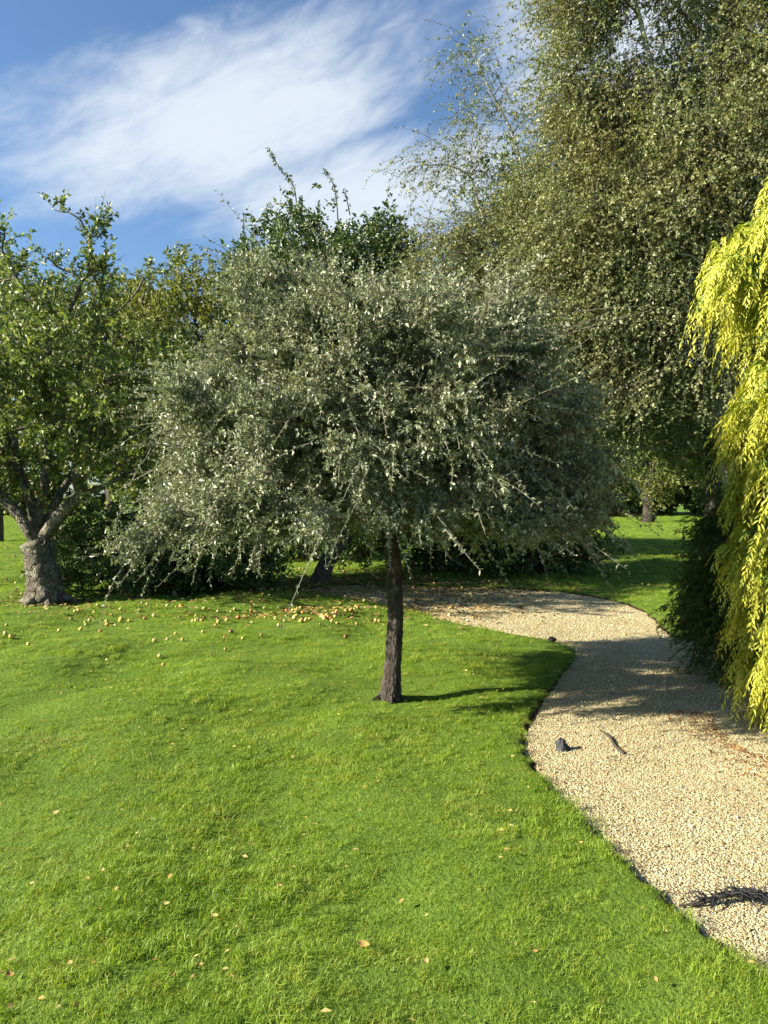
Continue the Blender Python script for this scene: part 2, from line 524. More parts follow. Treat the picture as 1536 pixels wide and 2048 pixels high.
def grass_mat():
    m, t, out = new_mat('grass_blade')
    L = t.links
    oi = N(t, 'ShaderNodeObjectInfo')
    at = N(t, 'ShaderNodeAttribute', attribute_name='rnd')
    geo = N(t, 'ShaderNodeNewGeometry')
    n = N(t, 'ShaderNodeTexNoise', inp={'Scale': 1.6, 'Detail': 5.0, 'Roughness': 0.65})
    L.new(geo.outputs['Position'], n.inputs['Vector'])
    f = M(t, 'ADD', M(t, 'MULTIPLY', oi.outputs['Random'], 0.22), M(t, 'ADD', M(t, 'MULTIPLY', at.outputs['Fac'], 0.38), M(t, 'MULTIPLY', n.outputs[0], 0.5)))
    c = ramp(t, f, [(0.24, (0.09, 0.17, 0.015)), (0.46, (0.20, 0.32, 0.027)), (0.66, (0.295, 0.40, 0.04)), (0.84, (0.41, 0.44, 0.075)), (1.0, (0.50, 0.42, 0.17))])
    nd = N(t, 'ShaderNodeTexNoise', inp={'Scale': 0.75, 'Detail': 6.0, 'Roughness': 0.7})
    L.new(geo.outputs['Position'], nd.inputs['Vector'])
    dry = N(t, 'ShaderNodeMapRange', inp={1: 0.5, 2: 0.68, 3: 0.0, 4: 0.6}); L.new(nd.outputs[0], dry.inputs[0])
    mxd = N(t, 'ShaderNodeMix', data_type='RGBA')
    L.new(M(t, 'MULTIPLY', dry.outputs[0], at.outputs['Fac']), mxd.inputs[0]); L.new(c, mxd.inputs[6]); mxd.inputs[7].default_value = (0.42, 0.35, 0.13, 1)
    c = mxd.outputs[2]
    p = N(t, 'ShaderNodeBsdfPrincipled', inp={'Roughness': 0.5, 'Specular IOR Level': 0.35})
    L.new(c, p.inputs['Base Color'])
    tr = N(t, 'ShaderNodeBsdfTranslucent')
    mul = N(t, 'ShaderNodeMix', data_type='RGBA', blend_type='MULTIPLY'); mul.inputs[0].default_value = 1
    L.new(c, mul.inputs[6]); mul.inputs[7].default_value = (1.3, 1.3, 0.5, 1)
    L.new(mul.outputs[2], tr.inputs[0])
    ms = N(t, 'ShaderNodeMixShader', inp={0: 0.35})
    L.new(p.outputs[0], ms.inputs[1]); L.new(tr.outputs[0], ms.inputs[2]); L.new(ms.outputs[0], out.inputs[0])
    return m

def clump(rs, nb, rad, hmin, hmax, wid):
    th = rs.uniform(0, 6.283, nb); r = rad * np.sqrt(rs.uniform(0, 1, nb))
    base = np.stack([r * np.cos(th), r * np.sin(th), np.full(nb, -0.012)], -1)
    lean_a = rs.uniform(0, 6.283, nb); lean = rs.uniform(0.2, 1.3, nb)
    d = np.stack([np.cos(lean_a), np.sin(lean_a), np.zeros(nb)], -1)
    h = rs.uniform(hmin, hmax, nb)
    side = np.stack([-np.sin(lean_a + rs.uniform(-.6, .6, nb)), np.cos(lean_a), np.zeros(nb)], -1)
    w = wid * rs.uniform(0.7, 1.3, nb)
    mid = base + d * (lean * h * 0.3)[:, None] + np.array([0, 0, 1]) * (h * 0.6)[:, None]
    tip = base + d * (lean * h * 1.05)[:, None] + np.array([0, 0, 1]) * (h * (1.0 - 0.35 * lean))[:, None]
    V = np.stack([base - side * w[:, None] * .5, base + side * w[:, None] * .5, mid + side * w[:, None] * .45, mid - side * w[:, None] * .45, tip], 1)
    i = np.arange(nb) * 5
    F4 = np.stack([i, i + 1, i + 2, i + 3], -1); F3 = np.stack([i + 3, i + 2, i + 4], -1)
    rnd = np.repeat(rs.uniform(0, 1, nb), 5)
    return mesh_arrays('grass_tuft', V.reshape(-1, 3), [F4, F3], True, {'rnd': rnd})

def in_view_pts(rs, n, dmin, dmax, dens):
    """random ground points in front of the camera, with room to step aside; dens(D) = points per square metre"""
    D = np.linspace(dmin, dmax, 4000)
    wd = 1.32 * D + 2.4
    pdf = dens(D) * wd
    tot = pdf.sum() * (D[1] - D[0])
    n = int(tot)
    cdf = np.cumsum(pdf) / pdf.sum()
    y = np.interp(rs.uniform(0, 1, n), cdf, D)
    x = rs.uniform(-0.5, 0.5, n) * (1.32 * y + 2.4)
    return x, y

def vnoise(x, y, sc, seed):
    r = np.random.RandomState(seed)
    h = 0
    for k in range(7):
        th = r.uniform(0, 6.28); f = sc * r.uniform(0.6, 1.8)
        h = h + np.sin(f * (x * np.cos(th) + y * np.sin(th)) + r.uniform(0, 6.28) + 1.2 * np.sin(0.6 * f * (y * np.cos(th) - x * np.sin(th)) + r.uniform(0, 6.28)))
    return h / 3.5

def build_grass():
    rs = np.random.RandomState(21)
    gm = grass_mat()
    protos = [clump(rs, 110, 0.068, 0.016, 0.044, 0.0019) for _ in range(7)]
    dens = lambda D: 370 * np.minimum(1, (3.6 / D) ** 1.7)
    x, y = in_view_pts(rs, 0, 1.3, 62, dens)
    sd = np.full(len(x), -9.0); near = (x > -3) & (x < 7) & (y < 15)
    sd[near] = path_sd(x[near], y[near])
    keep = sd < -0.005 + 0.035 * np.clip(vnoise(x, y, 9, 14), -0.3, 1) * (rs.uniform(0, 1, len(x)) < .6)
    # bare, leaf-strewn shade under the trees behind the path
    bare = (((x + 0.4) / 2.8) ** 2 + ((y - 14.2) / 1.7) ** 2 < 1) & (rs.uniform(0, 1, len(x)) < 0.8)
    keep &= ~bare
    x, y = x[keep], y[keep]
    tall = np.clip(0.5 + 0.5 * vnoise(x, y, 2.4, 3) + 0.3 * vnoise(x, y, 7, 8), 0, 1)
    sc = (0.52 + 0.52 * tall) * rs.uniform(0.8, 1.2, len(x)) * np.clip((y / 6.0) ** 0.55, 1.0, 3.2)
    foot = np.hypot(x - 0.05, y - 5.95)
    sc *= np.where(foot < 0.3, 0.8, 1)
    rot = np.stack([rs.normal(0, .18, len(x)), rs.normal(0, .18, len(x)), rs.uniform(0, 6.283, len(x))], -1)
    z = lawn_h(x, y)
    print('grass clumps', len(x))
    scatter('grass', 'short green lawn grass with uneven tufts', 'grass', np.stack([x, y, z], -1), protos, gm, rot, sc, seed=3)
build_grass()

def build_pebbles():
    rs = np.random.RandomState(31)
    m, t, out = new_mat('pebble')
    oi = N(t, 'ShaderNodeObjectInfo')
    geo = N(t, 'ShaderNodeNewGeometry')
    n = N(t, 'ShaderNodeTexNoise', inp={'Scale': 1.7, 'Detail': 4.0, 'Roughness': 0.6})
    t.links.new(geo.outputs['Position'], n.inputs['Vector'])
    f = M(t, 'ADD', M(t, 'MULTIPLY', oi.outputs['Random'], 0.62), M(t, 'MULTIPLY', n.outputs[0], 0.42))
    c = ramp(t, f, [(0.10, (0.09, 0.06, 0.028)), (0.26, (0.29, 0.215, 0.095)), (0.48, (0.41, 0.345, 0.185)), (0.74, (0.51, 0.445, 0.26)), (0.93, (0.62, 0.565, 0.39))])
    p = N(t, 'ShaderNodeBsdfPrincipled', inp={'Roughness': 0.8, 'Specular IOR Level': 0.3})
    t.links.new(c, p.inputs['Base Color']); t.links.new(p.outputs[0], out.inputs[0])
    protos = []
    for k in range(6):
        import bmesh
        bm = bmesh.new(); bmesh.ops.create_icosphere(bm, subdivisions=1, radius=0.5)
        sx, sy, sz = rs.uniform(0.8, 1.35), rs.uniform(0.65, 1.0), rs.uniform(0.4, 0.65)
        for v in bm.verts:
            q = 1 + rs.uniform(-.16, .16)
            v.co = Vector((v.co.x * sx * q, v.co.y * sy * q, v.co.z * sz * q))
        me = bpy.data.meshes.new('pebble'); bm.to_mesh(me); bm.free(); protos.append(me)
    dens = lambda D: 14000 * np.minimum(1, (3.6 / D) ** 1.9)
    x, y = in_view_pts(rs, 0, 1.5, 13.5, dens)
    k = (x > -1.4) & (x < 5.3)
    x, y = x[k], y[k]
    sd = path_sd(x, y)
    k = (sd > 0.0) & (rs.uniform(0, 1, len(x)) < sstep(-0.02, 0.06, sd))
    x, y = x[k], y[k]
    size = np.exp(rs.normal(math.log(0.0060), 0.42, len(x))) * np.clip((y / 4) ** 0.7, 1, 2.0)
    rot = np.stack([rs.normal(0, .45, len(x)), rs.normal(0, .45, len(x)), rs.uniform(0, 6.283, len(x))], -1)
    print('pebbles', len(x))
    scatter('gravel', 'pale beige gravel pebbles covering the curved path', 'gravel', np.stack([x, y, path_z(x, y) + size * 0.15], -1), protos, m, rot, size, seed=5)
build_pebbles()

# ------------------------------------------------------------------ trees
def tree_nodes(limbs, targets, bf=0.35, rs=rng, sag=0.0, wob=0.06):
    """limbs: list of polylines (first starts at crown base). Targets are joined one by one to the nearest, shortest way back."""
    Pn = []; par = []; ln = []
    def push(p, pa):
        Pn.append(p); par.append(pa); ln.append(0 if pa < 0 else ln[pa] + np.linalg.norm(p - Pn[pa])); return len(Pn) - 1
    root = push(np.array(limbs[0][0], dtype=float), -1)
    for lb in limbs:
        pa = root
        for q in catmull(lb, 4)[1:]:
            pa = push(q, pa)
    nl = len(Pn)
    order = np.argsort(np.linalg.norm(targets - Pn[0], axis=1))
    A = np.zeros((nl + len(targets) * 3, 3)); B = np.zeros(len(A)); n = nl
    A[:n] = Pn; B[:n] = ln
    for t in targets[order]:
        c = np.linalg.norm(A[:n] - t, axis=1) + bf * B[:n]
        i = int(np.argmin(c))
        d = t - A[i]; L = np.linalg.norm(d)
        pa = i
        if L > 0.25:
            for k in (1 / 3., 2 / 3.):
                q = A[i] + d * k + rs.normal(0, wob * L, 3) + np.array([0, 0, sag * L * k * (1 - k) * 4])
                A[n] = q; B[n] = B[pa] + np.linalg.norm(q - A[pa]); par.append(pa); pa = n; n += 1
        A[n] = t; B[n] = B[pa] + np.linalg.norm(t - A[pa]); par.append(pa); n += 1
    return A[:n], np.array(par), nl

def tree_chains(A, par, r_tip, r_root, expo=0.5):
    n = len(A)
    w = np.ones(n)
    for i in range(n - 1, 0, -1):
        w[par[i]] += w[i]
    rad = r_tip * w ** expo
    rad = np.minimum(rad, r_root)
    best = np.full(n, -1)
    for i in range(1, n):
        p = par[i]
        if best[p] < 0 or w[i] > w[best[p]]:
            best[p] = i
    chains = []
    for i in range(n):
        if i == 0 or best[par[i]] != i:
            c = [i] if i == 0 else [par[i], i]
            while best[c[-1]] >= 0:
                c.append(best[c[-1]])
            if len(c) > 1:
                r = rad[c].copy()
                if i != 0:
                    r[0] = min(r[0], r[1] * 1.15)
                chains.append((np.array(c), r))
    return chains, rad

def twig_leaf(mbw, rs, base, d, L, droop, nleaf, lsize, laspect=0.5, seg=4, tw=0.004, spread=0.9, up=0.5, sides=3, fold=0.25, hang=0.0, jitter=0.0, t0=0.05, flat=0.0):
    """vectorised twigs with leaves. returns leaf verts (n*4,3), rnd (n*4)"""
    nb = len(base)
    d = norm(d)
    t = np.linspace(0, 1, seg + 1)
    gz = np.array([0, 0, -1.0])
    dr = np.broadcast_to(np.asarray(droop, dtype=float), (nb,))
    bend = rs.normal(0, 0.16, (nb, 3))
    def at(tt, ix):
        return base[ix] + d[ix] * (L[ix] * tt)[:, None] + (gz * (dr[ix] * L[ix])[:, None] + bend[ix] * L[ix][:, None]) * (tt ** 2)[:, None]
    def tan(tt, ix):
        return norm(d[ix] + 2 * tt[:, None] * (gz * dr[ix][:, None] + bend[ix]))
    if mbw is not None:
        ix = np.repeat(np.arange(nb), seg + 1); tt = np.tile(t, nb)
        pts = at(tt, ix).reshape(nb, seg + 1, 3); tg = tan(tt, ix).reshape(nb, seg + 1, 3)
        a = norm(np.cross(tg, np.array([0.35, 0.22, 0.91]))); b = np.cross(tg, a)
        th = np.linspace(0, 6.283185, sides, endpoint=False)
        rr = tw * (1 - 0.75 * t)
        V = pts[:, :, None, :] + rr[None, :, None, None] * (np.cos(th)[None, None, :, None] * a[:, :, None, :] + np.sin(th)[None, None, :, None] * b[:, :, None, :])
        V = V.reshape(-1, 3)
        bi = (np.arange(nb) * (seg + 1) * sides)[:, None, None]; si = (np.arange(seg) * sides)[None, :, None]; j = np.arange(sides)[None, None, :]; k = (j + 1) % sides
        F = np.stack([bi + si + j, bi + si + k, bi + si + sides + k, bi + si + sides + j], -1).reshape(-1, 4)
        mbw.add(V, F)
    ix = np.repeat(np.arange(nb), nleaf); n = len(ix)
    tt = t0 + (1.02 - t0) * rs.uniform(0, 1, n)
    p = at(tt, ix)
    if jitter:
        p = p + rs.normal(0, jitter, p.shape)
    tg = tan(tt, ix)
    rnd_v = rs.normal(0, 1, (n, 3))
    rad = norm(np.cross(tg, rnd_v))
    ld = norm(tg * rs.uniform(0.1, 0.9, n)[:, None] + rad * spread + gz * hang)
    nv = norm(np.cross(ld, norm(rs.normal(0, 1, (n, 3)) + 1e-3)))
    nv = np.where(nv[:, 2:3] < 0, -nv, nv)
    if up:
        nv = norm(nv + np.array([0, 0, up]))
    side = norm(np.cross(nv, ld))
    nv = np.cross(ld, side)
    s = lsize * np.exp(rs.normal(0, 0.25, n))
    w = s * laspect * rs.uniform(0.8, 1.2, n)
    m = p + ld * (s * 0.45)[:, None]
    V = np.stack([p, m + side * (w * .5)[:, None] + nv * (w * fold)[:, None], p + ld * s[:, None] - nv * (s * 0.08)[:, None], m - side * (w * .5)[:, None] + nv * (w * fold)[:, None]], 1)
    # shared random per leaf, a little coherent along a twig
    r = np.clip(0.65 * rs.uniform(0, 1, n) + 0.35 * rs.uniform(0, 1, nb)[ix], 0, 1)
    return V.reshape(-1, 3), np.repeat(r, 4)

def leaf_mesh(name, V, r):
    n = len(V) // 4
    i = np.arange(n) * 4
    # two triangles folded along the midrib
    F = np.concatenate([np.stack([i, i + 1, i + 2], -1), np.stack([i, i + 2, i + 3], -1)])
    return mesh_arrays(name, V, F, False, {'rnd': r})

def make_tree(name, label, cat, base, trunk, trunk_r, limbs, targets, bark, leafm, twigs, group=None, r_tip=0.004, bf=0.35, sag=0.0, seed=1,
              expo=0.5, limb_r=None, trunk_sides=14, trunk_rough=0.06, twig_bark=None, min_branch=0.0, branch_sides=5, limb_sides=9, jit=0.0):
    """trunk: polyline; limbs: polylines starting at the trunk top; targets: branch end points; twigs: dict for twig_leaf"""
    rs = np.random.RandomState(seed)
    root = empty(name, base)
    tag(root, label, cat, group)
    mb = MB()
    tp = catmull(trunk, 7)
    tr = np.interp(np.linspace(0, 1, len(tp)), np.linspace(0, 1, len(trunk_r)), trunk_r)
    mb.tube(tp, tr, trunk_sides, trunk_rough, rs)
    link('trunk', mb.mesh('trunk', True), bark, root)
    A, par, nl = tree_nodes(limbs, targets, bf, rs, sag)
    chains, rad = tree_chains(A, par, r_tip, limb_r or trunk_r[-1] * 0.85, expo)
    small = MB(); nsmall = 0
    big = sorted(range(len(chains)), key=lambda q: -chains[q][1].max())[:len(limbs) + 4]
    for q, (c, r) in enumerate(chains):
        pts = catmull(A[c], 3); rr = np.interp(np.linspace(0, 1, len(pts)), np.linspace(0, 1, len(r)), r)
        if q in big and r.max() > 0.012:
            lm = MB(); k2 = 1 if limb_sides > 6 else 3; lm.tube(pts[::k2] if len(pts) > 8 else pts, rr[::k2] if len(pts) > 8 else rr, limb_sides, 0.05, rs)
            link('limb', lm.mesh('limb', True), bark, root)
        elif r.max() > min_branch:
            small.tube(pts[::2] if len(pts) > 6 else pts, rr[::2] if len(pts) > 6 else rr, branch_sides, 0, rs, cap=False); nsmall += 1
    # twigs: spread over the branch nodes
    tips = np.arange(nl, len(A))
    pts, rot, scl, protos, nleaves = [], [], [], [], 0
    wood_m = twig_bark or bark
    for gi_, tw in enumerate(twigs):
        tw = dict(tw)
        cnt = tw.pop('count'); dirf = tw.pop('dir'); lmin, lmax = tw.pop('len'); wher = tw.pop('where', None); wood = tw.pop('wood', True); at_ = tw.pop('at', None)
        if at_ is None:
            cand = tips if wher is None else tips[wher(A[tips])]
            sel = cand[rs.randint(0, len(cand), cnt)]
            pb = A[sel] + (A[par[sel]] - A[sel]) * (rs.uniform(0, 1, cnt) ** 1.5 * 0.9)[:, None]
            if jit:
                pb = pb + rs.normal(0, jit, pb.shape)
                pb[:, 2] = np.maximum(pb[:, 2], 0.12)
        else:
            pb = at_; cnt = len(at_)
        X = norm(dirf(pb, rs))
        Zr = norm(np.array([0, 0, 1.0]) + rs.normal(0, .25, pb.shape)); Z = norm(Zr - X * np.sum(X * Zr, 1, keepdims=True)); Y = np.cross(Z, X)
        rot.append(np.stack([np.arctan2(Y[:, 2], Z[:, 2]), -np.arcsin(np.clip(X[:, 2], -1, 1)), np.arctan2(X[:, 1], X[:, 0])], -1))
        Lm = 0.5 * (lmin + lmax)
        scl.append(np.clip(rs.uniform(lmin, lmax, cnt) / Lm, 0.72, 1.35)); pts.append(pb)
        tw.pop('jitter', None)
        pr = []
        for k in range(7):
            mbw = MB()
            v, r = twig_leaf(mbw if wood else None, rs, np.zeros((1, 3)), np.array([[1.0, 0, 0]]), np.array([Lm]), **tw)
            n = len(v) // 4; i = np.arange(n) * 4
            F = np.concatenate([np.stack([i, i + 1, i + 2], -1), np.stack([i, i + 2, i + 3], -1)])
            r = np.repeat(rs.uniform(0, 1, n), 4)
            vs, fs, rr_ = [v], [F], [r]
            if wood:
                vs.append(np.concatenate(mbw.v)); wf = np.concatenate(mbw.f[4]); fs.append(wf + len(v)); rr_.append(np.zeros(mbw.n))
            me = mesh_arrays('leafy_twig', np.concatenate(vs), fs, False, {'rnd': np.concatenate(rr_)})
            me.materials.append(leafm); me.materials.append(wood_m)
            if wood:
                me.polygons.foreach_set('material_index', np.concatenate([np.zeros(len(F), dtype=np.int32), np.ones(len(wf), dtype=np.int32)]))
            pr.append(me)
        protos.append(pr); nleaves += cnt * tw['nleaf']
    if small.n:
        b = link('branches', small.mesh('branches', True), wood_m, root)
        b['kind'] = 'stuff'
    for k in range(len(twigs)):
        scatter('crown' if k == 0 else 'long_shoots', None, None, pts[k], protos[k], leafm, rot[k], scl[k], seed=seed + k, parent=root)
    print(name, 'leaves', nleaves, 'branches', nsmall)
    return root

def ell(rs, n, c, r, smin=0.3, zmin=None, power=2.2, lumps=0.18, seed=0):
    """points in an ellipsoid, denser outside, with a lumpy outline"""
    u = norm(rs.normal(0, 1, (n, 3)))
    box = 1 / np.maximum(np.sum(np.abs(u) ** 3.2, axis=1), 1e-6) ** (1 / 3.2)
    s = smin + (1 - smin) * rs.uniform(0, 1, n) ** (1 / power)
    q = np.random.RandomState(seed + 77)
    f = np.zeros(n)
    for k in range(8):
        d = norm(q.normal(0, 1, 3)); f += np.exp(-((1 - u @ d) / 0.16)) * q.uniform(-1, 1)
    p = np.asarray(c) + u * (s * box * (1 + lumps * f))[:, None] * np.asarray(r)
    if zmin is not None:
        p = p[p[:, 2] > zmin]
    return p

def out_dir(c, upz=0.2, rnd=0.5, zscale=1.0):
    c = np.asarray(c, dtype=float)
    def f(p, rs):
        d = norm((p - c) * np.array([1, 1, zscale]))
        return d + np.array([0, 0, upz]) + rs.normal(0, rnd, p.shape)
    return f

def roots(parent, base, r, bark, rs, n):
    """short buttress roots running out of the foot of a trunk into the grass"""
    a0 = rs.uniform(0, 6.28)
    for k in range(n):
        a = a0 + k * 6.283 / n + rs.uniform(-.35, .35); e = np.array([math.cos(a), math.sin(a), 0]); L = r * rs.uniform(1.5, 2.3)
        q = np.array([base + e * r * .35 + [0, 0, r * 1.5], base + e * r * .85 + [0, 0, r * .55], base + e * L + [0, 0, r * .08], base + e * L * 1.5 + [0, 0, -r * .5]])
        mb = MB(); pts = catmull(q, 5); mb.tube(pts, np.linspace(r * .42, r * .16, len(pts)), 8, .1, rs)
        link('root', mb.mesh('root', True), bark, parent)

bark_grey = bark_mat('bark_grey', (0.016, 0.012, 0.010), (0.068, 0.054, 0.043), 11, 0.35, (0.14, 0.128, 0.105))
bark_twig = bark_mat('bark_twig', (0.09, 0.08, 0.06), (0.24, 0.225, 0.18), 14, 0.4, (0.34, 0.34, 0.26), bump=0.2)
bark_dark = bark_mat('bark_dark', (0.028, 0.022, 0.016), (0.10, 0.08, 0.06), 10, 0.25, (0.2, 0.2, 0.14))
bark_apple = bark_mat('bark_apple', (0.035, 0.028, 0.02), (0.17, 0.145, 0.11), 10, 0.55, (0.30, 0.28, 0.21), bump=1.0)
bark_birch = bark_mat('bark_birch', (0.16, 0.14, 0.11), (0.55, 0.52, 0.46), 6, 0.3, (0.62, 0.6, 0.55), stretch=2.0)

leaf_main = leaf_mat('leaf_greygreen', [(0.0, (0.085, 0.10, 0.05)), (0.4, (0.19, 0.21, 0.118)), (0.72, (0.345, 0.36, 0.23)), (1.0, (0.57, 0.57, 0.42))], 0.22, 0.42, 0.5, tcol=(1.15, 1.25, 0.6))
leaf_apple = leaf_mat('leaf_apple', [(0.0, (0.07, 0.095, 0.022)), (0.45, (0.145, 0.19, 0.045)), (0.75, (0.25, 0.29, 0.085)), (1.0, (0.42, 0.41, 0.15))], 0.3, 0.42, 0.5)
leaf_birch = leaf_mat('leaf_birch', [(0.0, (0.11, 0.135, 0.045)), (0.5, (0.195, 0.22, 0.09)), (0.85, (0.30, 0.315, 0.14)), (1.0, (0.42, 0.37, 0.14))], 0.3, 0.42, 0.5, patch=0.45, patch_scale=0.55, patch_col=(0.30, 0.22, 0.055))
leaf_holly = leaf_mat('leaf_holly', [(0.0, (0.04, 0.065, 0.018)), (0.5, (0.09, 0.14, 0.036)), (1.0, (0.21, 0.26, 0.085))], 0.12, 0.32, 0.6)
leaf_olive = leaf_mat('leaf_olive', [(0.0, (0.085, 0.105, 0.022)), (0.6, (0.18, 0.20, 0.045)), (1.0, (0.31, 0.29, 0.08))], 0.3, 0.5, 0.4, patch=0.3, patch_scale=0.8, patch_col=(0.26, 0.21, 0.055))
leaf_shrub = leaf_mat('leaf_shrub', [(0.0, (0.035, 0.06, 0.016)), (0.6, (0.075, 0.12, 0.03)), (1.0, (0.16, 0.20, 0.06))], 0.2, 0.4, 0.5)
leaf_far = leaf_mat('leaf_far', [(0.0, (0.06, 0.09, 0.02)), (0.6, (0.12, 0.155, 0.035)), (1.0, (0.25, 0.25, 0.06))], 0.25, 0.5, 0.4, patch=0.4, patch_scale=0.25, patch_col=(0.26, 0.2, 0.05))

# ---- the small umbrella-headed tree in the middle
def build_main():
    rs = np.random.RandomState(101)
    b = G(783, 1392)
    D = b[1]
    trunk = np.array([b + [-0.01, 0, -0.05], P(784, 1366, D), P(787, 1320, D), P(792, 1240, D), P(790, 1160, D + .02), P(784, 1090, D + .05), P(778, 1045, D + .08)])
    top = trunk[-1]
    cen = np.array([-0.01, D + 0.10, 1.48])
    n = 520
    u = norm(rs.normal(0, 1, (n * 2, 3))); u[:, 2] = np.abs(u[:, 2])
    u = u[:n]
    s = 0.42 + 0.58 * rs.uniform(0, 1, n) ** (1 / 2.8)
    lump = 1 + 0.15 * np.sin(u[:, 0] * 6 + 1) * np.sin(u[:, 1] * 7) + 0.06 * np.sin(u[:, 2] * 11 + u[:, 0] * 5)
    bx_ = 1 / np.sum(np.abs(u) ** 2.7, axis=1) ** (1 / 2.7)
    T = cen + u * (s * lump * bx_)[:, None] * np.array([1.62, 1.52, 1.66])
    # rim that hangs lower at the sides
    rr = np.hypot((T[:, 0] - cen[0]) / 1.62, (T[:, 1] - cen[1]) / 1.38)
    T[:, 2] -= 0.15 * np.clip(rr - 0.55, 0, 1) / 0.45 * (T[:, 2] < 2.1)
    # skirt of low branches
    th = rs.uniform(0, 6.283, 130)
    sk = cen + np.stack([1.5 * np.cos(th) * rs.uniform(.55, 1.0, 130), 1.25 * np.sin(th) * rs.uniform(.55, 1.0, 130), rs.uniform(-0.1, 0.15, 130)], -1)
    T = np.vstack([T, sk, ell(rs, 170, cen + np.array([0, 0, .62]), (1.25, 1.1, .72), 0.1, 1.5, seed=3)])
    T = T[~((T[:, 2] < 1.5) & (np.hypot(T[:, 0] - top[0], T[:, 1] - top[1]) < 0.55))]
    limbs = []
    for k in range(9):
        a = k / 9 * 6.283 + rs.uniform(-.3, .3); q = rs.uniform(0.8, 1.15); hz = rs.uniform(0.3, 1.0)
        e = np.array([math.cos(a), math.sin(a), 0])
        limbs.append(np.array([top, top + e * .22 * q + [0, 0, .2], top + e * .6 * q + [0, 0, .32 + .3 * hz], top + e * 1.0 * q + [0, 0, .35 + .45 * hz], top + e * 1.3 * q + [0, 0, .25 + .5 * hz]]))
    def dirs(p, r):
        q = (p - cen) / np.array([1.62, 1.38, 1.5])
        hor = norm(q * np.array([1, 1, 0.0]) + 1e-6)
        el = np.clip(q[:, 2:3], -0.2, 1)
        d = hor * (1.0 - 0.45 * np.clip(el, 0, 1)) + np.array([0, 0, 1]) * (0.95 * np.clip(el, 0, 1) - 0.12)
        return d + r.normal(0, 0.42, p.shape)
    def dirs2(p, r):
        return dirs(p, r) + r.normal(0, 0.12, p.shape) + norm((p - cen) * np.array([1, 1, 0.3])) * 0.5
    tw = [dict(count=27000, dir=dirs, len=(0.10, 0.28), droop=0.22, nleaf=19, lsize=0.024, laspect=0.50, seg=2, tw=0.0023, spread=0.8, up=0.2),
          dict(count=2100, dir=dirs2, len=(0.28, 0.56), droop=0.36, nleaf=38, lsize=0.0205, laspect=0.5, seg=4, tw=0.0042, spread=0.75, up=0.2)]
    root = make_tree('weeping_tree', 'small umbrella-shaped tree with grey-green leaves and bare dark trunk in mid lawn', 'tree', tuple(b), trunk,
              [0.10, 0.074, 0.065, 0.061, 0.061, 0.065, 0.08], limbs, T, bark_grey, leaf_main, tw, r_tip=0.0042, bf=0.35, seed=102, expo=0.42, twig_bark=bark_twig, trunk_sides=20, trunk_rough=0.11, jit=0.035)
    roots(root, b, 0.05, bark_grey, rs, 5)
    # long pale shoots hanging out of the crown, crusted with lichen and short leafy spurs
    def shoot(pl, r0=0.0048):
        pts = catmull(np.array([P(x, y, dd) for x, y, dd in pl]), 6); pts[1:-1] += rs.normal(0, .012, pts[1:-1].shape)
        mb = MB(); mb.tube(pts, np.linspace(r0, r0 * .35, len(pts)), 6, .1, rs)
        lv = []
        for k in range(46):
            i = rs.randint(2, len(pts)); d = norm(rs.normal(0, 1, 3) + np.array([0, -.3, .2])); L = rs.uniform(.015, .05)
            mb.tube(np.array([pts[i], pts[i] + d * L]), [r0 * .4, r0 * .2], 4, cap=False)
            for _ in range(4):
                lv.append((pts[i] + d * L * rs.uniform(.4, 1), norm(d + rs.normal(0, .7, 3))))
        o = link('shoot', mb.mesh('shoot', True), bark_twig, root)
        p = np.array([q[0] for q in lv]); d = np.array([q[1] for q in lv])
        v, r = twig_leaf(None, rs, p, d, np.full(len(p), .01), 0.0, 1, 0.024, 0.5)
        lm = link('leaf_spurs', leaf_mesh('leaf_spurs', v, r), leaf_main, o); lm.location = (0, 0, 0); lm['kind'] = 'stuff'
    D0 = D - 0.95
    for pl in ([(800, 880, D0), (835, 935, D0 - .1), (860, 965, D0 - .15), (885, 1000, D0 - .2)], [(990, 880, D0 + .3), (1080, 925, D0 + .2), (1160, 965, D0 + .1), (1240, 992, D0 + .1)],
               [(960, 950, D0), (1010, 1010, D0 - .05), (1050, 1070, D0 - .1), (1092, 1118, D0 - .1)], [(700, 960, D0), (725, 1030, D0 - .1), (735, 1070, D0 - .1), (742, 1105, D0)],
               [(560, 1000, D0), (530, 1070, D0), (520, 1105, D0), (512, 1140, D0)], [(450, 1000, D0), (405, 1070, D0), (385, 1105, D0), (372, 1135, D0)],
               [(940, 960, D0 - .1), (925, 1010, D0 - .1), (905, 1060, D0 - .1), (895, 1095, D0 - .1)], [(880, 800, D0 - .1), (915, 850, D0 - .2), (930, 890, D0 - .25)],
               [(1050, 800, D0 + .5), (1130, 860, D0 + .4), (1190, 930, D0 + .4), (1225, 1010, D0 + .4)], [(300, 900, D0 + .6), (255, 980, D0 + .5), (235, 1040, D0 + .5), (230, 1085, D0 + .5)],
               [(1040, 920, D0 + .2), (1110, 985, D0 + .1), (1140, 1030, D0 + .1)], [(620, 960, D0 - .1), (640, 1020, D0 - .15), (655, 1075, D0 - .15)]):
        shoot(pl)
build_main()

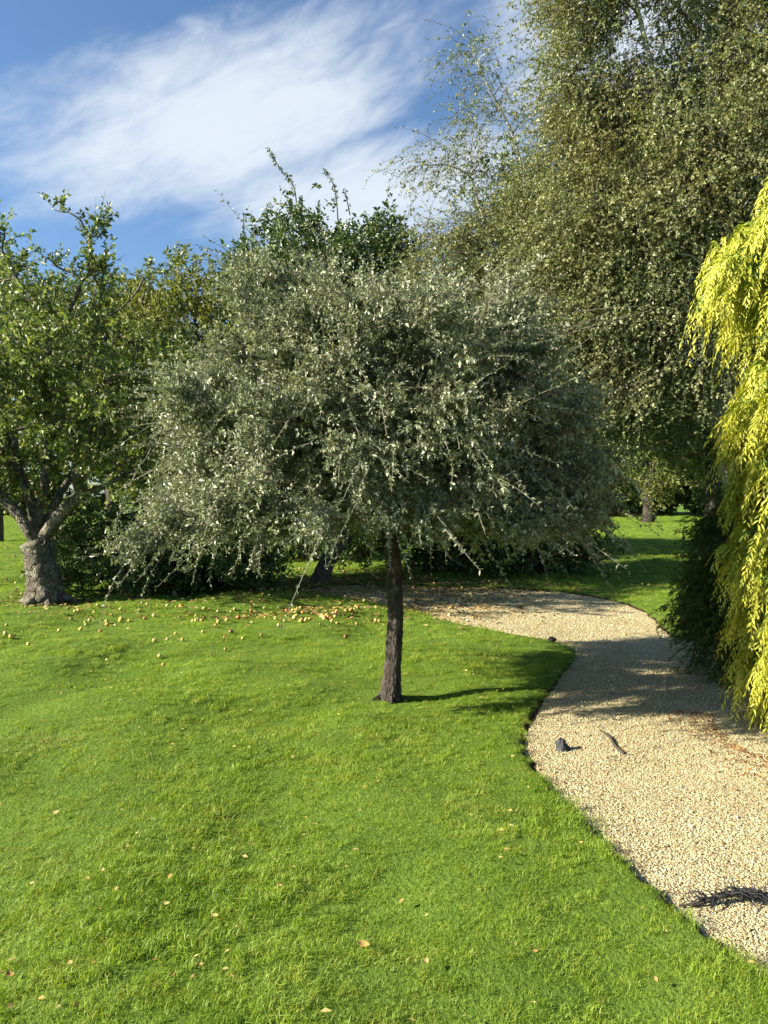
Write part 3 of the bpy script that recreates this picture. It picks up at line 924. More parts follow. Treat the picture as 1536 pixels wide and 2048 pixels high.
# ---- gnarled apple tree on the left
def build_apple_left():
    rs = np.random.RandomState(201)
    b = G(90, 1203)
    D = b[1]
    trunk = np.array([b + [0, 0, -0.05], P(90, 1180, D), P(86, 1150, D), P(80, 1118, D), P(75, 1088, D)])
    top = trunk[-1]
    lp = lambda *q: np.array([top] + [P(x, y, D + dd) for x, y, dd in q])
    limbs = [lp((58, 1062, -.05), (38, 1030, 0), (8, 1000, .05), (-60, 950, .2), (-140, 880, .3)),
             lp((98, 1062, -.05), (125, 1025, -.08), (165, 990, -.1), (215, 968, -.1), (280, 930, .1), (330, 850, .3)),
             lp((72, 1050, .1), (85, 1000, .3), (95, 900, .5), (110, 800, .6), (100, 690, .5), (150, 600, .4)),
             lp((60, 1000, .4), (30, 900, .9), (40, 780, 1.2), (60, 700, 1.3), (20, 560, 1.2)),
             lp((100, 1020, .5), (170, 900, 1.2), (200, 760, 1.6), (220, 640, 1.7))]
    T = np.vstack([ell(rs, 240, P(80, 800, D + .25), (1.75, 1.7, 1.55), 0.25, 1.95, seed=1),
                   ell(rs, 90, P(255, 810, D + .3), (.9, 1.4, 1.2), 0.2, 1.9, seed=2),
                   ell(rs, 100, P(-90, 820, D + .2), (1.2, 1.5, 1.5), 0.2, 1.8, seed=3),
                   ell(rs, 60, P(60, 760, D - 1.3), (1.2, 1.0, .7), 0.1, 1.5, seed=6),
                   ell(rs, 26, P(195, 545, D + .4), (0.2, 0.3, 0.75), 0.0, seed=4),
                   ell(rs, 20, P(30, 540, D + .4), (0.75, 0.5, 0.3), 0.0, seed=5),
                   np.array([P(195, 470, D + .4), P(192, 445, D + .4), P(150, 432, D + .3), P(110, 420, D + .3), P(10, 455, D), P(-30, 440, D), P(285, 560, D), P(330, 540, D+.3)])])
    c = P(90, 880, D + .6)
    tw = [dict(count=2600, dir=out_dir(c, 0.25, 0.6), len=(0.2, 0.5), droop=0.12, nleaf=14, lsize=0.062, laspect=0.58, seg=3, tw=0.005, spread=0.9, up=0.45),
          dict(count=160, dir=out_dir(c, -0.1, 0.5), len=(0.3, 0.6), droop=0.3, nleaf=13, lsize=0.066, laspect=0.58, seg=3, tw=0.005, spread=0.9, up=0.4, where=lambda p: p[:, 2] < 2.4)]
    t = make_tree('apple_tree', 'gnarled apple tree with thick forked pale trunk at the left edge', 'tree', tuple(b), trunk, [0.33, 0.255, 0.225, 0.215, 0.23], limbs, T,
                  bark_apple, leaf_apple, tw, r_tip=0.008, bf=0.35, seed=202, expo=0.42, trunk_sides=22, trunk_rough=0.13, limb_r=0.15)
    roots(t, b, 0.20, bark_apple, rs, 5)
    # old pruning hollow and burr on the trunk
    for (px, py, r) in ((66, 1100, 0.045), (84, 1082, 0.05)):
        q = P(px, py, D - 0.19)
        mb = MB(); th = np.linspace(0, 6.283, 12)
        ring = np.stack([q[0] + r * np.cos(th), np.full(12, q[1] + 0.0), q[2] + r * 1.2 * np.sin(th)], -1)
        mb.tube(ring, 0.02, 6, 0.1, rs, cap=False)
        link('knot', mb.mesh('knot', True), bark_apple, t)
build_apple_left()

# ---- second, leaning apple tree behind the middle tree
def build_apple_mid():
    rs = np.random.RandomState(301)
    b = G(638, 1166); D = b[1]
    trunk = np.array([b + [0, 0, -.05], P(650, 1135, D), P(668, 1100, D + .05), P(690, 1070, D + .1), P(705, 1035, D + .15)])
    top = trunk[-1]
    limbs = []
    for a, q, h in ((0.2, 1.0, .5), (1.3, .9, .8), (2.4, 1.0, .6), (3.3, 1.1, .5), (4.4, .7, .9), (5.4, .8, .7)):
        e = np.array([math.cos(a), math.sin(a), 0])
        limbs.append(np.array([top, top + e * .4 + [0, 0, .35], top + e * 1.0 * q + [0, 0, .8 * h + .4], top + e * 1.9 * q + [0, 0, 1.3 * h + .3]]))
    T = np.vstack([ell(rs, 260, P(640, 850, D + .6), (3.1, 1.5, 1.75), 0.25, 1.0, seed=11),
                   ell(rs, 130, P(900, 960, D + .9), (2.0, 1.2, 1.2), 0.2, 0.6, seed=12),
                   ell(rs, 110, P(420, 930, D + .3), (1.7, 1.1, 1.2), 0.2, 0.7, seed=13)])
    c = P(650, 950, D + .6)
    tw = [dict(count=5600, dir=out_dir(c, 0.1, 0.6), len=(0.25, 0.6), droop=0.25, nleaf=15, lsize=0.075, wood=False, laspect=0.58, seg=2, tw=0.005, spread=0.9, up=0.45)]
    make_tree('apple_tree', 'apple tree with dark leaning trunk behind the umbrella-shaped tree', 'tree', tuple(b), trunk, [0.2, 0.15, 0.14, 0.15, 0.16], limbs, T,
              bark_dark, leaf_apple, tw, r_tip=0.008, seed=302, expo=0.42)
build_apple_mid()

# ---- generic broad crown tree
def broad(name, label, cx, D, topy, boty, wpx, leafm, bark, seed, nleafk=26, lsize=0.08, laspect=0.55, depth=None, nt=200, group=None, tr=0.2, lump=0.2, droop=0.1, power=2.2, up=0.4, dirz=0.25, twl=(0.3, 0.8), cat='tree', gz=0.0, nl=13, wood=False):
    rs = np.random.RandomState(seed)
    c0 = P(cx, (topy + boty) / 2, D)
    rz = (P(cx, topy, D)[2] - P(cx, boty, D)[2]) / 2 * 0.93
    rx = wpx / FPX * D / 2 * 0.93
    ry = depth or min(rx, 2.6)
    base = np.array([c0[0] + rs.uniform(-.2, .2), D, gz])
    zt = max(c0[2] - rz * 0.75, 0.25)
    trunk = np.array([base + [0, 0, -.05], base + [0.03, 0, zt * .4], base + [rs.uniform(-.1, .1), 0, zt * .75], [c0[0], D, zt]])
    top = trunk[-1]
    limbs = [np.array([top, [c0[0], D, c0[2] - rz * .2], [c0[0] + rs.uniform(-.1, .1) * rx, D, c0[2] + .3 * rz], [c0[0], D, c0[2] + rz * .5]])]
    for k in range(6):
        a = k * 1.05 + rs.uniform(-.3, .3)
        e = np.array([math.cos(a) * rx, math.sin(a) * ry, 0])
        limbs.append(np.array([top, top + e * .2 + [0, 0, rz * .3], top + e * .5 + [0, 0, rz * rs.uniform(.5, .8)], top + e * .72 + [0, 0, rz * rs.uniform(.7, 1.2)]]))
    T = ell(rs, nt, c0, (rx, ry, rz), 0.25, 0.15, power, lump, seed)
    cnt = int(nleafk * 1000 / nl * 1.15); nl = int(nl * 1.4); lsize = lsize * 0.82
    tw = [dict(count=cnt, dir=out_dir(c0, dirz, 0.55), len=twl, droop=droop, nleaf=nl, lsize=lsize, laspect=laspect, seg=2, tw=0.006, spread=0.9, up=up, wood=wood)]
    return make_tree(name, label, cat, tuple(base), trunk, [tr * 1.25, tr, tr * .92, tr * .85], limbs, T, bark, leafm, tw, group=group, r_tip=0.01, seed=seed + 1, expo=0.42, branch_sides=4, min_branch=0.016, limb_sides=5, jit=min(0.3, 0.12 * min(rx, rz)))

broad('shrub', 'low dark leafy shrub just right of the thick forked trunk', 235, 12.6, 1035, 1196, 270, leaf_shrub, bark_dark, 400, 18, 0.07, depth=1.0, nt=110, tr=0.05, cat='shrub', twl=(.2, .4))
broad('shrub', 'low dark leafy shrub left of the leaning apple trunk', 430, 12.9, 1020, 1190, 240, leaf_shrub, bark_dark, 410, 16, 0.07, depth=1.0, nt=100, tr=0.05, cat='shrub', twl=(.2, .4))
broad('laurel_bush', 'dark evergreen bush in shade behind the middle trunk', 860, 16.0, 850, 1140, 440, leaf_shrub, bark_dark, 420, 24, 0.09, depth=1.2, nt=110, tr=0.06, cat='shrub', twl=(.25, .5))
broad('laurel_bush', 'dark evergreen bush in shade behind the leaning apple trunk', 610, 18.5, 800, 1118, 420, leaf_shrub, bark_dark, 430, 24, 0.09, depth=1.2, nt=110, tr=0.06, cat='shrub', twl=(.25, .5))
broad('laurel_bush', 'dark drooping bush at the left end of the far lawn gap', 1085, 15.2, 900, 1142, 250, leaf_shrub, bark_dark, 440, 18, 0.085, depth=1.2, nt=110, tr=0.06, cat='shrub', twl=(.25, .5))

holly = broad('holly_tree', 'tall dark evergreen tree with pointed top shoots against the cloud', 612, 20.0, 405, 880, 290, leaf_holly, bark_dark, 500, 42, 0.10, depth=2.1, nt=420, tr=0.18, lump=0.15, up=0.3, dirz=0.4, twl=(.15, .42))
broad('holly_tree', 'lower dark evergreen crown right of the tall pointed one', 762, 20.6, 440, 800, 190, leaf_holly, bark_dark, 510, 22, 0.10, depth=1.2, nt=200, tr=0.12, lump=0.2, up=0.3, dirz=0.6, twl=(.2, .6))
def holly_shoots():
    rs = np.random.RandomState(515)
    for pl in ([(596, 440), (588, 375), (566, 345), (548, 318), (538, 300)], [(676, 440), (672, 390), (664, 362), (650, 343)], [(490, 520), (488, 470), (487, 425)], [(700, 430), (690, 380)]):
        pts = catmull(np.array([P(x, y, 20.0) for x, y in pl]), 5)
        mb = MB(); mb.tube(pts, np.linspace(.02, .008, len(pts)), 5, .05, rs)
        o = link('shoot', mb.mesh('shoot', True), bark_dark, holly)
        n = len(pts) * 5
        p = pts[rs.randint(len(pts) // 4, len(pts), n)]
        v, r = twig_leaf(None, rs, p, norm(rs.normal(0, 1, (n, 3)) + np.array([-.4, 0, .5])), np.full(n, .05), 0.0, 1, 0.075, 0.5)
        l = link('shoot_leaves', leaf_mesh('shoot_leaves', v, r), leaf_holly, o); l.location = (0, 0, 0); l['kind'] = 'stuff'
holly_shoots()
broad('round_tree', 'rounded olive-green tree left of the dark evergreen', 405, 22.0, 535, 840, 340, leaf_olive, bark_dark, 520, 42, 0.105, depth=2.2, nt=340, tr=0.18, lump=0.10, twl=(.25, .5))
broad('background_tree', 'yellow-green tree showing behind the apple tree at the left edge', -20, 26.0, 570, 880, 380, leaf_olive, bark_dark, 530, 26, 0.12, depth=2.5, nt=220, tr=0.2)
broad('background_tree', 'green tree between the apple tree and the rounded olive tree', 215, 24.0, 575, 900, 340, leaf_far, bark_dark, 540, 34, 0.12, depth=2.2, nt=240, tr=0.2)

# ---- weeping birches on the right
def hang_dir(c, k=0.55):
    c = np.asarray(c, dtype=float)
    def f(p, rs):
        d = norm((p - c) * np.array([1, 1, 0.2]))
        return d * k + np.array([0, 0, -0.28]) + rs.normal(0, 0.38, p.shape)
    return f

def build_birch(label, base, lean, height, seed, blobs, cnt, lsize, extra_pts=None, r0=0.2, leader=None, tl=(0.5, 1.3), nl=15, sprays=None):
    rs = np.random.RandomState(seed)
    base = np.array(base, dtype=float)
    top = base + np.array([lean[0], lean[1], height * .32])
    trunk = np.array([base + [0, 0, -.05], base + [lean[0] * .3, lean[1] * .3, height * .12], base + [lean[0] * .65, lean[1] * .65, height * .22], top])
    lead = leader if leader is not None else [top + [0.1, 0, height * .2], top + [0.0, 0.1, height * .42], top + [0.1, 0, height * .62]]
    limbs = [np.array([top] + list(lead))]
    T = []
    for (c, r, n, s) in blobs:
        T.append(ell(rs, n, c, r, 0.15, 1.6, 2.0, 0.25, s))
        c = np.asarray(c)
        limbs.append(np.array([top, top + (c - top) * .35 + [0, 0, .35], top + (c - top) * .75 + [0, 0, .3], c]))
    if sprays is not None:
        T.append(np.array(sprays))
    T = np.vstack(T)
    cc = base + [lean[0], lean[1], height * .55]
    tw = [dict(count=cnt, dir=hang_dir(cc), len=tl, droop=0.38, nleaf=nl, lsize=lsize, laspect=0.62, seg=2, tw=0.0035, spread=0.9, up=0.15, hang=0.35)]
    if sprays is not None:
        q = np.array(sprays)
        tw.append(dict(count=320, dir=hang_dir(cc), len=(0.4, 0.9), droop=0.5, nleaf=15, lsize=lsize * .85, laspect=0.62, seg=3, tw=0.004, spread=0.9, up=0.15, hang=0.35,
                       where=lambda p: p[:, 2] > base[2] + P(0, 400, base[1])[2]))
    return make_tree('birch_tree', label, 'tree', tuple(base), trunk, [r0 * 1.2, r0, r0 * .9, r0 * .8], limbs, T, bark_birch, leaf_birch, tw, r_tip=0.006, seed=seed + 1, expo=0.44, branch_sides=4, twig_bark=bark_dark, sag=0.1, min_branch=0.010, limb_sides=7, jit=0.22)

Db = 17.0
build_birch('slender birch with airy hanging twigs leaning left against the sky', (3.3, Db, 0), (0.1, 0), 9.6, 600,
            [(P(880, 640, Db), (1.3, 1.3, 1.6), 90, 1), (P(1010, 560, Db), (1.4, 1.3, 1.4), 100, 2), (P(960, 480, Db), (1.2, .9, .5), 60, 3), (P(1100, 640, Db), (1.5, 1.3, 1.8), 90, 4), (P(1060, 420, Db), (.9, .9, .6), 40, 21)],
            6000, 0.045, r0=0.11, tl=(0.35, 0.9),
            leader=[P(1056, 520, Db), P(1052, 380, Db), P(1025, 270, Db), P(975, 170, Db), P(945, 100, Db)],
            sprays=[P(x, y, Db) for x, y in ((1050, 330), (1030, 280), (1010, 235), (985, 190), (960, 150), (940, 95), (955, 75), (900, 140), (925, 210), (950, 250), (965, 320), (1000, 90), (1010, 160), (895, 300), (840, 315), (820, 340), (930, 290), (1060, 230), (965, 300), (1075, 290), (860, 330), (1030, 400), (940, 350), (985, 240), (955, 200), (1040, 200), (990, 330), (1010, 350), (880, 330))])
Dc = 15.0
build_birch('huge weeping birch with dense hanging foliage filling the upper right', (7.3, Dc, 0), (-0.9, 0), 15.5, 620,
            [(P(1470, 40, Dc), (1.05, 1.8, 2.8), 190, 5), (P(1400, 230, Dc + .6), (1.6, 1.4, 1.2), 110, 31), (P(1200, 250, Dc + .8), (1.0, 1.0, .9), 70, 32), (P(1320, 370, Dc), (2.0, 1.7, 1.4), 120, 6), (P(1240, 560, Dc), (2.0, 1.6, 1.5), 120, 7), (P(1330, 740, Dc), (2.0, 1.6, 1.4), 110, 8),
             (P(1500, 330, Dc), (1.5, 1.8, 2.4), 140, 9), (P(1165, 90, Dc + .4), (.75, .9, 1.5), 50, 10), (P(1150, 720, Dc), (1.5, 1.2, 1.2), 60, 11), (P(1600, 600, Dc), (1.6, 1.6, 3.0), 80, 12),
             (P(1250, -70, Dc), (1.5, 1.2, .8), 45, 13), (P(1150, 440, Dc + .5), (1.1, 1.2, 1.1), 70, 14)],
            23500, 0.045, r0=0.24, tl=(0.35, 1.0), nl=22)
broad('evergreen_tree', 'dark evergreen glimpsed between the two birches', 1130, 25.0, 330, 900, 420, leaf_holly, bark_dark, 640, 26, 0.15, depth=2.4, nt=260, tr=0.22, lump=0.2)
broad('background_tree', 'dark leafy tree filling in behind the huge birch', 1420, 28.0, 200, 985, 520, leaf_far, bark_dark, 650, 30, 0.17, depth=2.6, nt=240, tr=0.25)

# ---- trees at the far end of the lawn
broad('background_tree', 'small far tree with bare trunk beyond the sunlit lawn strip', 1302, 44.0, 800, 985, 230, leaf_far, bark_grey, 700, 12, 0.20, depth=3, nt=90, tr=0.3, twl=(.5, 1.0))
for k, (cx, D, ty, by, w, lb) in enumerate([
        (1130, 58, 760, 1040, 460, 'far leafy tree behind the bush left of the lawn gap'),
        (1440, 60, 760, 1040, 440, 'far leafy tree behind the golden conifer'),
        (1285, 66, 830, 1035, 380, 'far leafy tree straight behind the small bare-trunked tree'),
        (60, 60, 780, 1040, 520, 'far leafy tree behind the thick forked apple trunk'),
        (880, 62, 800, 1036, 520, 'far leafy tree behind the umbrella-shaped tree'),
        (460, 62, 800, 1036, 520, 'far leafy tree behind the rounded olive tree')]):
    broad('background_tree', lb, cx, D, ty, by, w, leaf_far, bark_dark, 720 + 10 * k, 20, 0.46, depth=3.5, nt=160, tr=0.3, twl=(.5, 1.2), nl=12)

# ------------------------------------------------------------------ golden conifer on the right
def build_conifer():
    rs = np.random.RandomState(801)
    base = np.array([3.25, 5.08, -0.04])
    root = empty('golden_conifer', tuple(base))
    tag(root, 'golden-yellow conifer with drooping feathery sprays beside the path', 'tree')
    H = 4.6
    mb = MB(); zz = np.linspace(0, H * .97, 14)
    mb.tube(np.stack([base[0] + 0.05 * np.sin(zz * 2), base[1] + 0.04 * np.cos(zz * 1.7), base[2] + zz], -1), 0.13 * (1 - zz / H) + 0.015, 12, .06, rs)
    link('trunk', mb.mesh('trunk', True), bark_dark, root)
    # envelope radius by height, measured on the left outline
    zs = [0.0, 0.35, 0.7, 1.05, 1.39, 1.74, 2.09, 2.31, 2.40, 2.54, 2.6, 2.99, 3.16, 3.37, 3.55, 3.7, 4.1, 4.6, 5.0]
    rs_ = [0.80, 0.86, 0.88, 0.92, 0.94, 0.97, 0.96, 0.88, 0.50, 0.50, 0.85, 1.16, 1.18, 1.05, 0.82, 0.62, 0.42, 0.2, 0.06]
    zs = [v * 0.95 + 0.26 for v in zs]; rs_ = [v * 0.95 - 0.05 for v in rs_]
    bm_ = MB(); V = []; A = []
    nbr = 210
    for k in range(nbr):
        z1 = (k + 0.5) / nbr * (H - 0.12) + 0.10
        a = k * 2.399963 + rs.uniform(-.35, .35)
        r = np.interp(z1, zs, rs_) * rs.uniform(0.78, 1.08)
        # boughs leave the stem, rise a little, then arch over
        e = np.array([math.cos(a), math.sin(a), 0]); s = np.array([-math.sin(a), math.cos(a), 0])
        z0 = max(z1 - 0.25 * r, 0.08)
        pts = catmull(np.array([base + [0, 0, z0], base + e * r * .35 + s * rs.uniform(-.08, .08) + [0, 0, z0 + .22 * r], base + e * r * .7 + s * rs.uniform(-.1, .1) + [0, 0, z0 + .32 * r], base + e * r * .95 + [0, 0, z0 + .18 * r]]), 6)
        bm_.tube(pts[::3], np.linspace(0.022, 0.006, len(pts[::3])), 4, 0, rs, cap=False)
        # hanging plumes along the bough
        ncl = int(4 + 5.5 * r)
        npl = ncl * 11
        tc = rs.uniform(0.35, 1.0, ncl) ** 0.75; lc = rs.uniform(-1, 1, ncl)
        t = np.clip(np.repeat(tc, 11) + rs.normal(0, .02, npl), .3, 1); lat = np.repeat(lc, 11)
        idx = (t * (len(pts) - 1)).astype(int)
        pb = pts[idx] + s[None, :] * (lat * .24 * t)[:, None] + rs.normal(0, 0.026, (npl, 3)) * np.array([1, 1, 1.8])
        d = e[None, :] * rs.uniform(0.15, 0.6, npl)[:, None] + s[None, :] * (lat * 0.4)[:, None] + rs.normal(0, .22, (npl, 3))
        Lp = rs.uniform(0.10, 0.24, npl) * np.repeat(rs.uniform(.75, 1.2, ncl), 11)
        V.append((pb, norm(d), Lp, np.interp(t, [0.3, 1], [0.0, 1.0])))
    pb = np.concatenate([v[0] for v in V]); d = np.concatenate([v[1] for v in V]); Lp = np.concatenate([v[2] for v in V]); ou = np.concatenate([v[3] for v in V])
    k = pb[:, 2] - Lp * 1.2 > -0.03
    pb, d, Lp, ou = pb[k], d[k], Lp[k], ou[k]
    n = len(pb)
    link('boughs', bm_.mesh('boughs', True), bark_dark, root)['kind'] = 'stuff'
    # plume: a drooping axis with alternate flat branchlets, each a narrow tapering leaf-scale ribbon
    nb = 26
    ix = np.repeat(np.arange(n), nb)
    tt = np.tile(np.linspace(0.08, 1.0, nb), n) + rs.uniform(-.01, .01, n * nb)
    gz = np.array([0, 0, -1.0]); droop = rs.uniform(1.0, 1.7, n)
    p = pb[ix] + d[ix] * (Lp[ix] * tt)[:, None] + gz * (droop[ix] * Lp[ix] * tt ** 2)[:, None]
    tg = norm(d[ix] + 2 * tt[:, None] * droop[ix][:, None] * gz)
    up_ = norm(rs.normal(0, .5, (n, 3)) + np.array([0, 0, .2]) + d * .8)[ix]
    side = norm(np.cross(tg, up_)); sgn = np.where((np.arange(n * nb) % 2) == 0, 1.0, -1.0)[:, None]
    ld = norm(tg * 0.75 + side * sgn * rs.uniform(.4, .9, n * nb)[:, None] + rs.normal(0, .18, (n * nb, 3)) + gz * .25)
    s = Lp[ix] * (0.25 * (1 - 0.5 * tt) + 0.06) * rs.uniform(.7, 1.25, n * nb)
    nv = norm(np.cross(ld, side) + rs.normal(0, .3, (n * nb, 3)))
    w2 = norm(np.cross(nv, ld)); w = 0.0038 + 0.05 * s
    m = p + ld * (s * .5)[:, None]
    VV = np.stack([p, m + w2 * (w)[:, None], p + ld * s[:, None] + gz * (s * .18)[:, None], m - w2 * (w)[:, None]], 1).reshape(-1, 3)
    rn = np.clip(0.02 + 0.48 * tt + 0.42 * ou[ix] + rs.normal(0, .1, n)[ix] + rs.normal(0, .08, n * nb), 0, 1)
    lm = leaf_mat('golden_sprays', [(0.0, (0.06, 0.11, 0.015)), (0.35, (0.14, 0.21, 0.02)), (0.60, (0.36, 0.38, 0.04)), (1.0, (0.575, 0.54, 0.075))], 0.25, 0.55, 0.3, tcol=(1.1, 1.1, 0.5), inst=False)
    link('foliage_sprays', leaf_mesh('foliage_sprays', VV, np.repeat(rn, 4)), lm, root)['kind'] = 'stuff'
    print('conifer plumes', n, 'ribbons', n * nb)
build_conifer()

# ---- golden conifer's shaded lower-left part, built separately with the shade in its dark green
def build_conifer_shaded_part():
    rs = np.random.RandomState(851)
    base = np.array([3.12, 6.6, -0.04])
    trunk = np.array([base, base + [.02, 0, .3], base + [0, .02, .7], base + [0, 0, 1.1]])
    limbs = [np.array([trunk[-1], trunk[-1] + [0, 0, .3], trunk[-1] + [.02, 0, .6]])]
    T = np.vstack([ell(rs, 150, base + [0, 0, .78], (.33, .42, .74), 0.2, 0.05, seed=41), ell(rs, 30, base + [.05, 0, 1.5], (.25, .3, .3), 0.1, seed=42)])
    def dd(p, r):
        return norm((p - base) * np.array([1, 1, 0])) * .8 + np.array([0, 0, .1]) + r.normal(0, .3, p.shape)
    lm = leaf_mat('shade_green_sprays', [(0.0, (0.035, 0.06, 0.014)), (0.6, (0.08, 0.125, 0.022)), (1.0, (0.16, 0.21, 0.03))], 0.15, 0.55, 0.3)  # shade on the golden sprays painted in as dark green
    make_tree('conifer_shaded_part', 'shaded lower left part of the golden conifer, its shade put into dark green foliage', 'shrub', tuple(base), trunk, [.06, .05, .04, .03], limbs, T, bark_dark, lm,
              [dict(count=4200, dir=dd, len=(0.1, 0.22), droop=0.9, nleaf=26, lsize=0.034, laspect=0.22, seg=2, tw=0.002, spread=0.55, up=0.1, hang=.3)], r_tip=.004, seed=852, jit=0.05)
build_conifer_shaded_part()

# ------------------------------------------------------------------ fallen apples
def build_apples():
    rs = np.random.RandomState(901)
    mats = []
    for nm, c1, c2 in (('apple_yellow', (0.52, 0.37, 0.07), (0.62, 0.48, 0.14)), ('apple_green', (0.36, 0.37, 0.07), (0.5, 0.44, 0.12)), ('apple_blush', (0.50, 0.28, 0.06), (0.42, 0.13, 0.04)), ('apple_rotten', (0.13, 0.065, 0.025), (0.26, 0.13, 0.045))):
        m, t, out = new_mat(nm)
        tc = N(t, 'ShaderNodeTexCoord'); n = N(t, 'ShaderNodeTexNoise', inp={'Scale': 14.0, 'Detail': 3.0})
        t.links.new(tc.outputs['Object'], n.inputs['Vector'])
        c = ramp(t, n.outputs[0], [(0.35, c1), (0.65, c2)])
        p = N(t, 'ShaderNodeBsdfPrincipled', inp={'Roughness': 0.38, 'Specular IOR Level': 0.5})
        t.links.new(c, p.inputs['Base Color']); t.links.new(p.outputs[0], out.inputs[0]); mats.append(m)
    th = np.linspace(0, np.pi, 8)
    prof = np.stack([np.sin(th) * (1 + 0.12 * np.cos(th)), np.cos(th) * 0.88 - 0.32 * np.exp(-(np.sin(th) / 0.28) ** 2) * np.sign(np.cos(th)) * np.where(np.cos(th) > 0, 1, .6)], -1) * 0.034
    ns = 10
    ph = np.linspace(0, 2 * np.pi, ns, endpoint=False)
    V = np.stack([prof[:, 0:1] * np.cos(ph), prof[:, 0:1] * np.sin(ph), np.repeat(prof[:, 1:2], ns, 1)], -1).reshape(-1, 3)
    i = np.arange(7)[:, None] * ns; j = np.arange(ns)[None, :]; k = (j + 1) % ns
    F = np.stack([i + j, i + ns + j, i + ns + k, i + k], -1).reshape(-1, 4)
    stem = np.array([[-.002, 0, .016], [.002, 0, .016], [.005, 0, .04], [.002, 0, .04]])
    nV = len(V)
    meshes = []
    for m in mats:
        me = mesh_arrays('apple', np.vstack([V, stem]), np.vstack([F, np.array([[nV, nV + 1, nV + 2, nV + 3]])]), True)
        me.materials.append(m); meshes.append(me)
    zones = [
        ('fallen apple in the tight cluster on the grass left of the middle trunk', 'apples in the tight cluster', 46, lambda: (rs.normal(618, 55), rs.normal(1239, 11))),
        ('fallen apple in the loose row between the tight cluster and the middle trunk', 'apples beside the middle trunk', 26, lambda: (rs.uniform(660, 770), rs.uniform(1190, 1240))),
        ('fallen apple strewn on the open grass right of the thick forked trunk', 'apples on the left lawn', 72, lambda: (rs.uniform(110, 560), 1212 + abs(rs.normal(0, 38)))),
        ('fallen apple on the grass at the foot and left of the thick forked trunk', 'apples at the left edge', 34, lambda: (rs.uniform(-40, 60), rs.uniform(1095, 1300))),
        ('fallen apple in the leafy strip behind the leaning apple trunk', 'apples behind the leaning trunk', 44, lambda: (rs.uniform(525, 765), rs.uniform(1138, 1160))),
        ('fallen apple on the grass or gravel just right of the middle trunk', 'apples right of the middle trunk', 9, lambda: (rs.uniform(815, 960), rs.uniform(1185, 1255)))]
    for lab, grp, n, f in zones:
        for _ in range(n):
            q = f()
            g = G(*q)
            x, y = g[0], g[1]
            z = path_z(x, y) if path_sd([x], [y])[0] > 0.02 else float(lawn_h(np.array(x), np.array(y))) + 0.012
            o = link('apple', meshes[rs.choice(4, p=[.44, .18, .20, .18])])
            sc = rs.uniform(0.5, 0.88)
            o.location = (x, y, z + 0.018 * sc)
            o.rotation_euler = (rs.uniform(-1.2, 1.2), rs.uniform(-1.2, 1.2), rs.uniform(0, 6.28))
            o.scale = (sc,) * 3
            tag(o, lab, 'apple', grp)
build_apples()

# ------------------------------------------------------------------ fallen leaves, litter, twigs and scraps
litter_mat = leaf_mat('dead_leaf', [(0.0, (0.10, 0.055, 0.02)), (0.4, (0.24, 0.14, 0.045)), (0.7, (0.38, 0.26, 0.08)), (1.0, (0.5, 0.42, 0.15))], 0.1, 0.7, 0.2, inst=False)
def flat_leaves(rs, xy, size, lift=0.012, asp=0.6):
    n = len(xy); a = rs.uniform(0, 6.283, n)
    sd = path_sd(xy[:, 0], xy[:, 1])
    z = np.where(sd > 0.02, path_z(xy[:, 0], xy[:, 1]), lawn_h(xy[:, 0], xy[:, 1]) + 0.015) + lift
    p = np.stack([xy[:, 0], xy[:, 1], z], -1)
    ld = norm(np.stack([np.cos(a), np.sin(a), rs.uniform(-.15, .35, n)], -1))
    nv = norm(np.array([0, 0, 1.0]) + rs.normal(0, .35, (n, 3)))
    side = norm(np.cross(nv, ld)); s = size * np.exp(rs.normal(0, .3, n)); w = s * asp
    m = p + ld * (s * .45)[:, None]
    V = np.stack([p, m + side * (w * .5)[:, None] + nv * (w * .18)[:, None], p + ld * s[:, None], m - side * (w * .5)[:, None] + nv * (w * .18)[:, None]], 1).reshape(-1, 3)
    return V, np.repeat(rs.uniform(0, 1, n), 4)

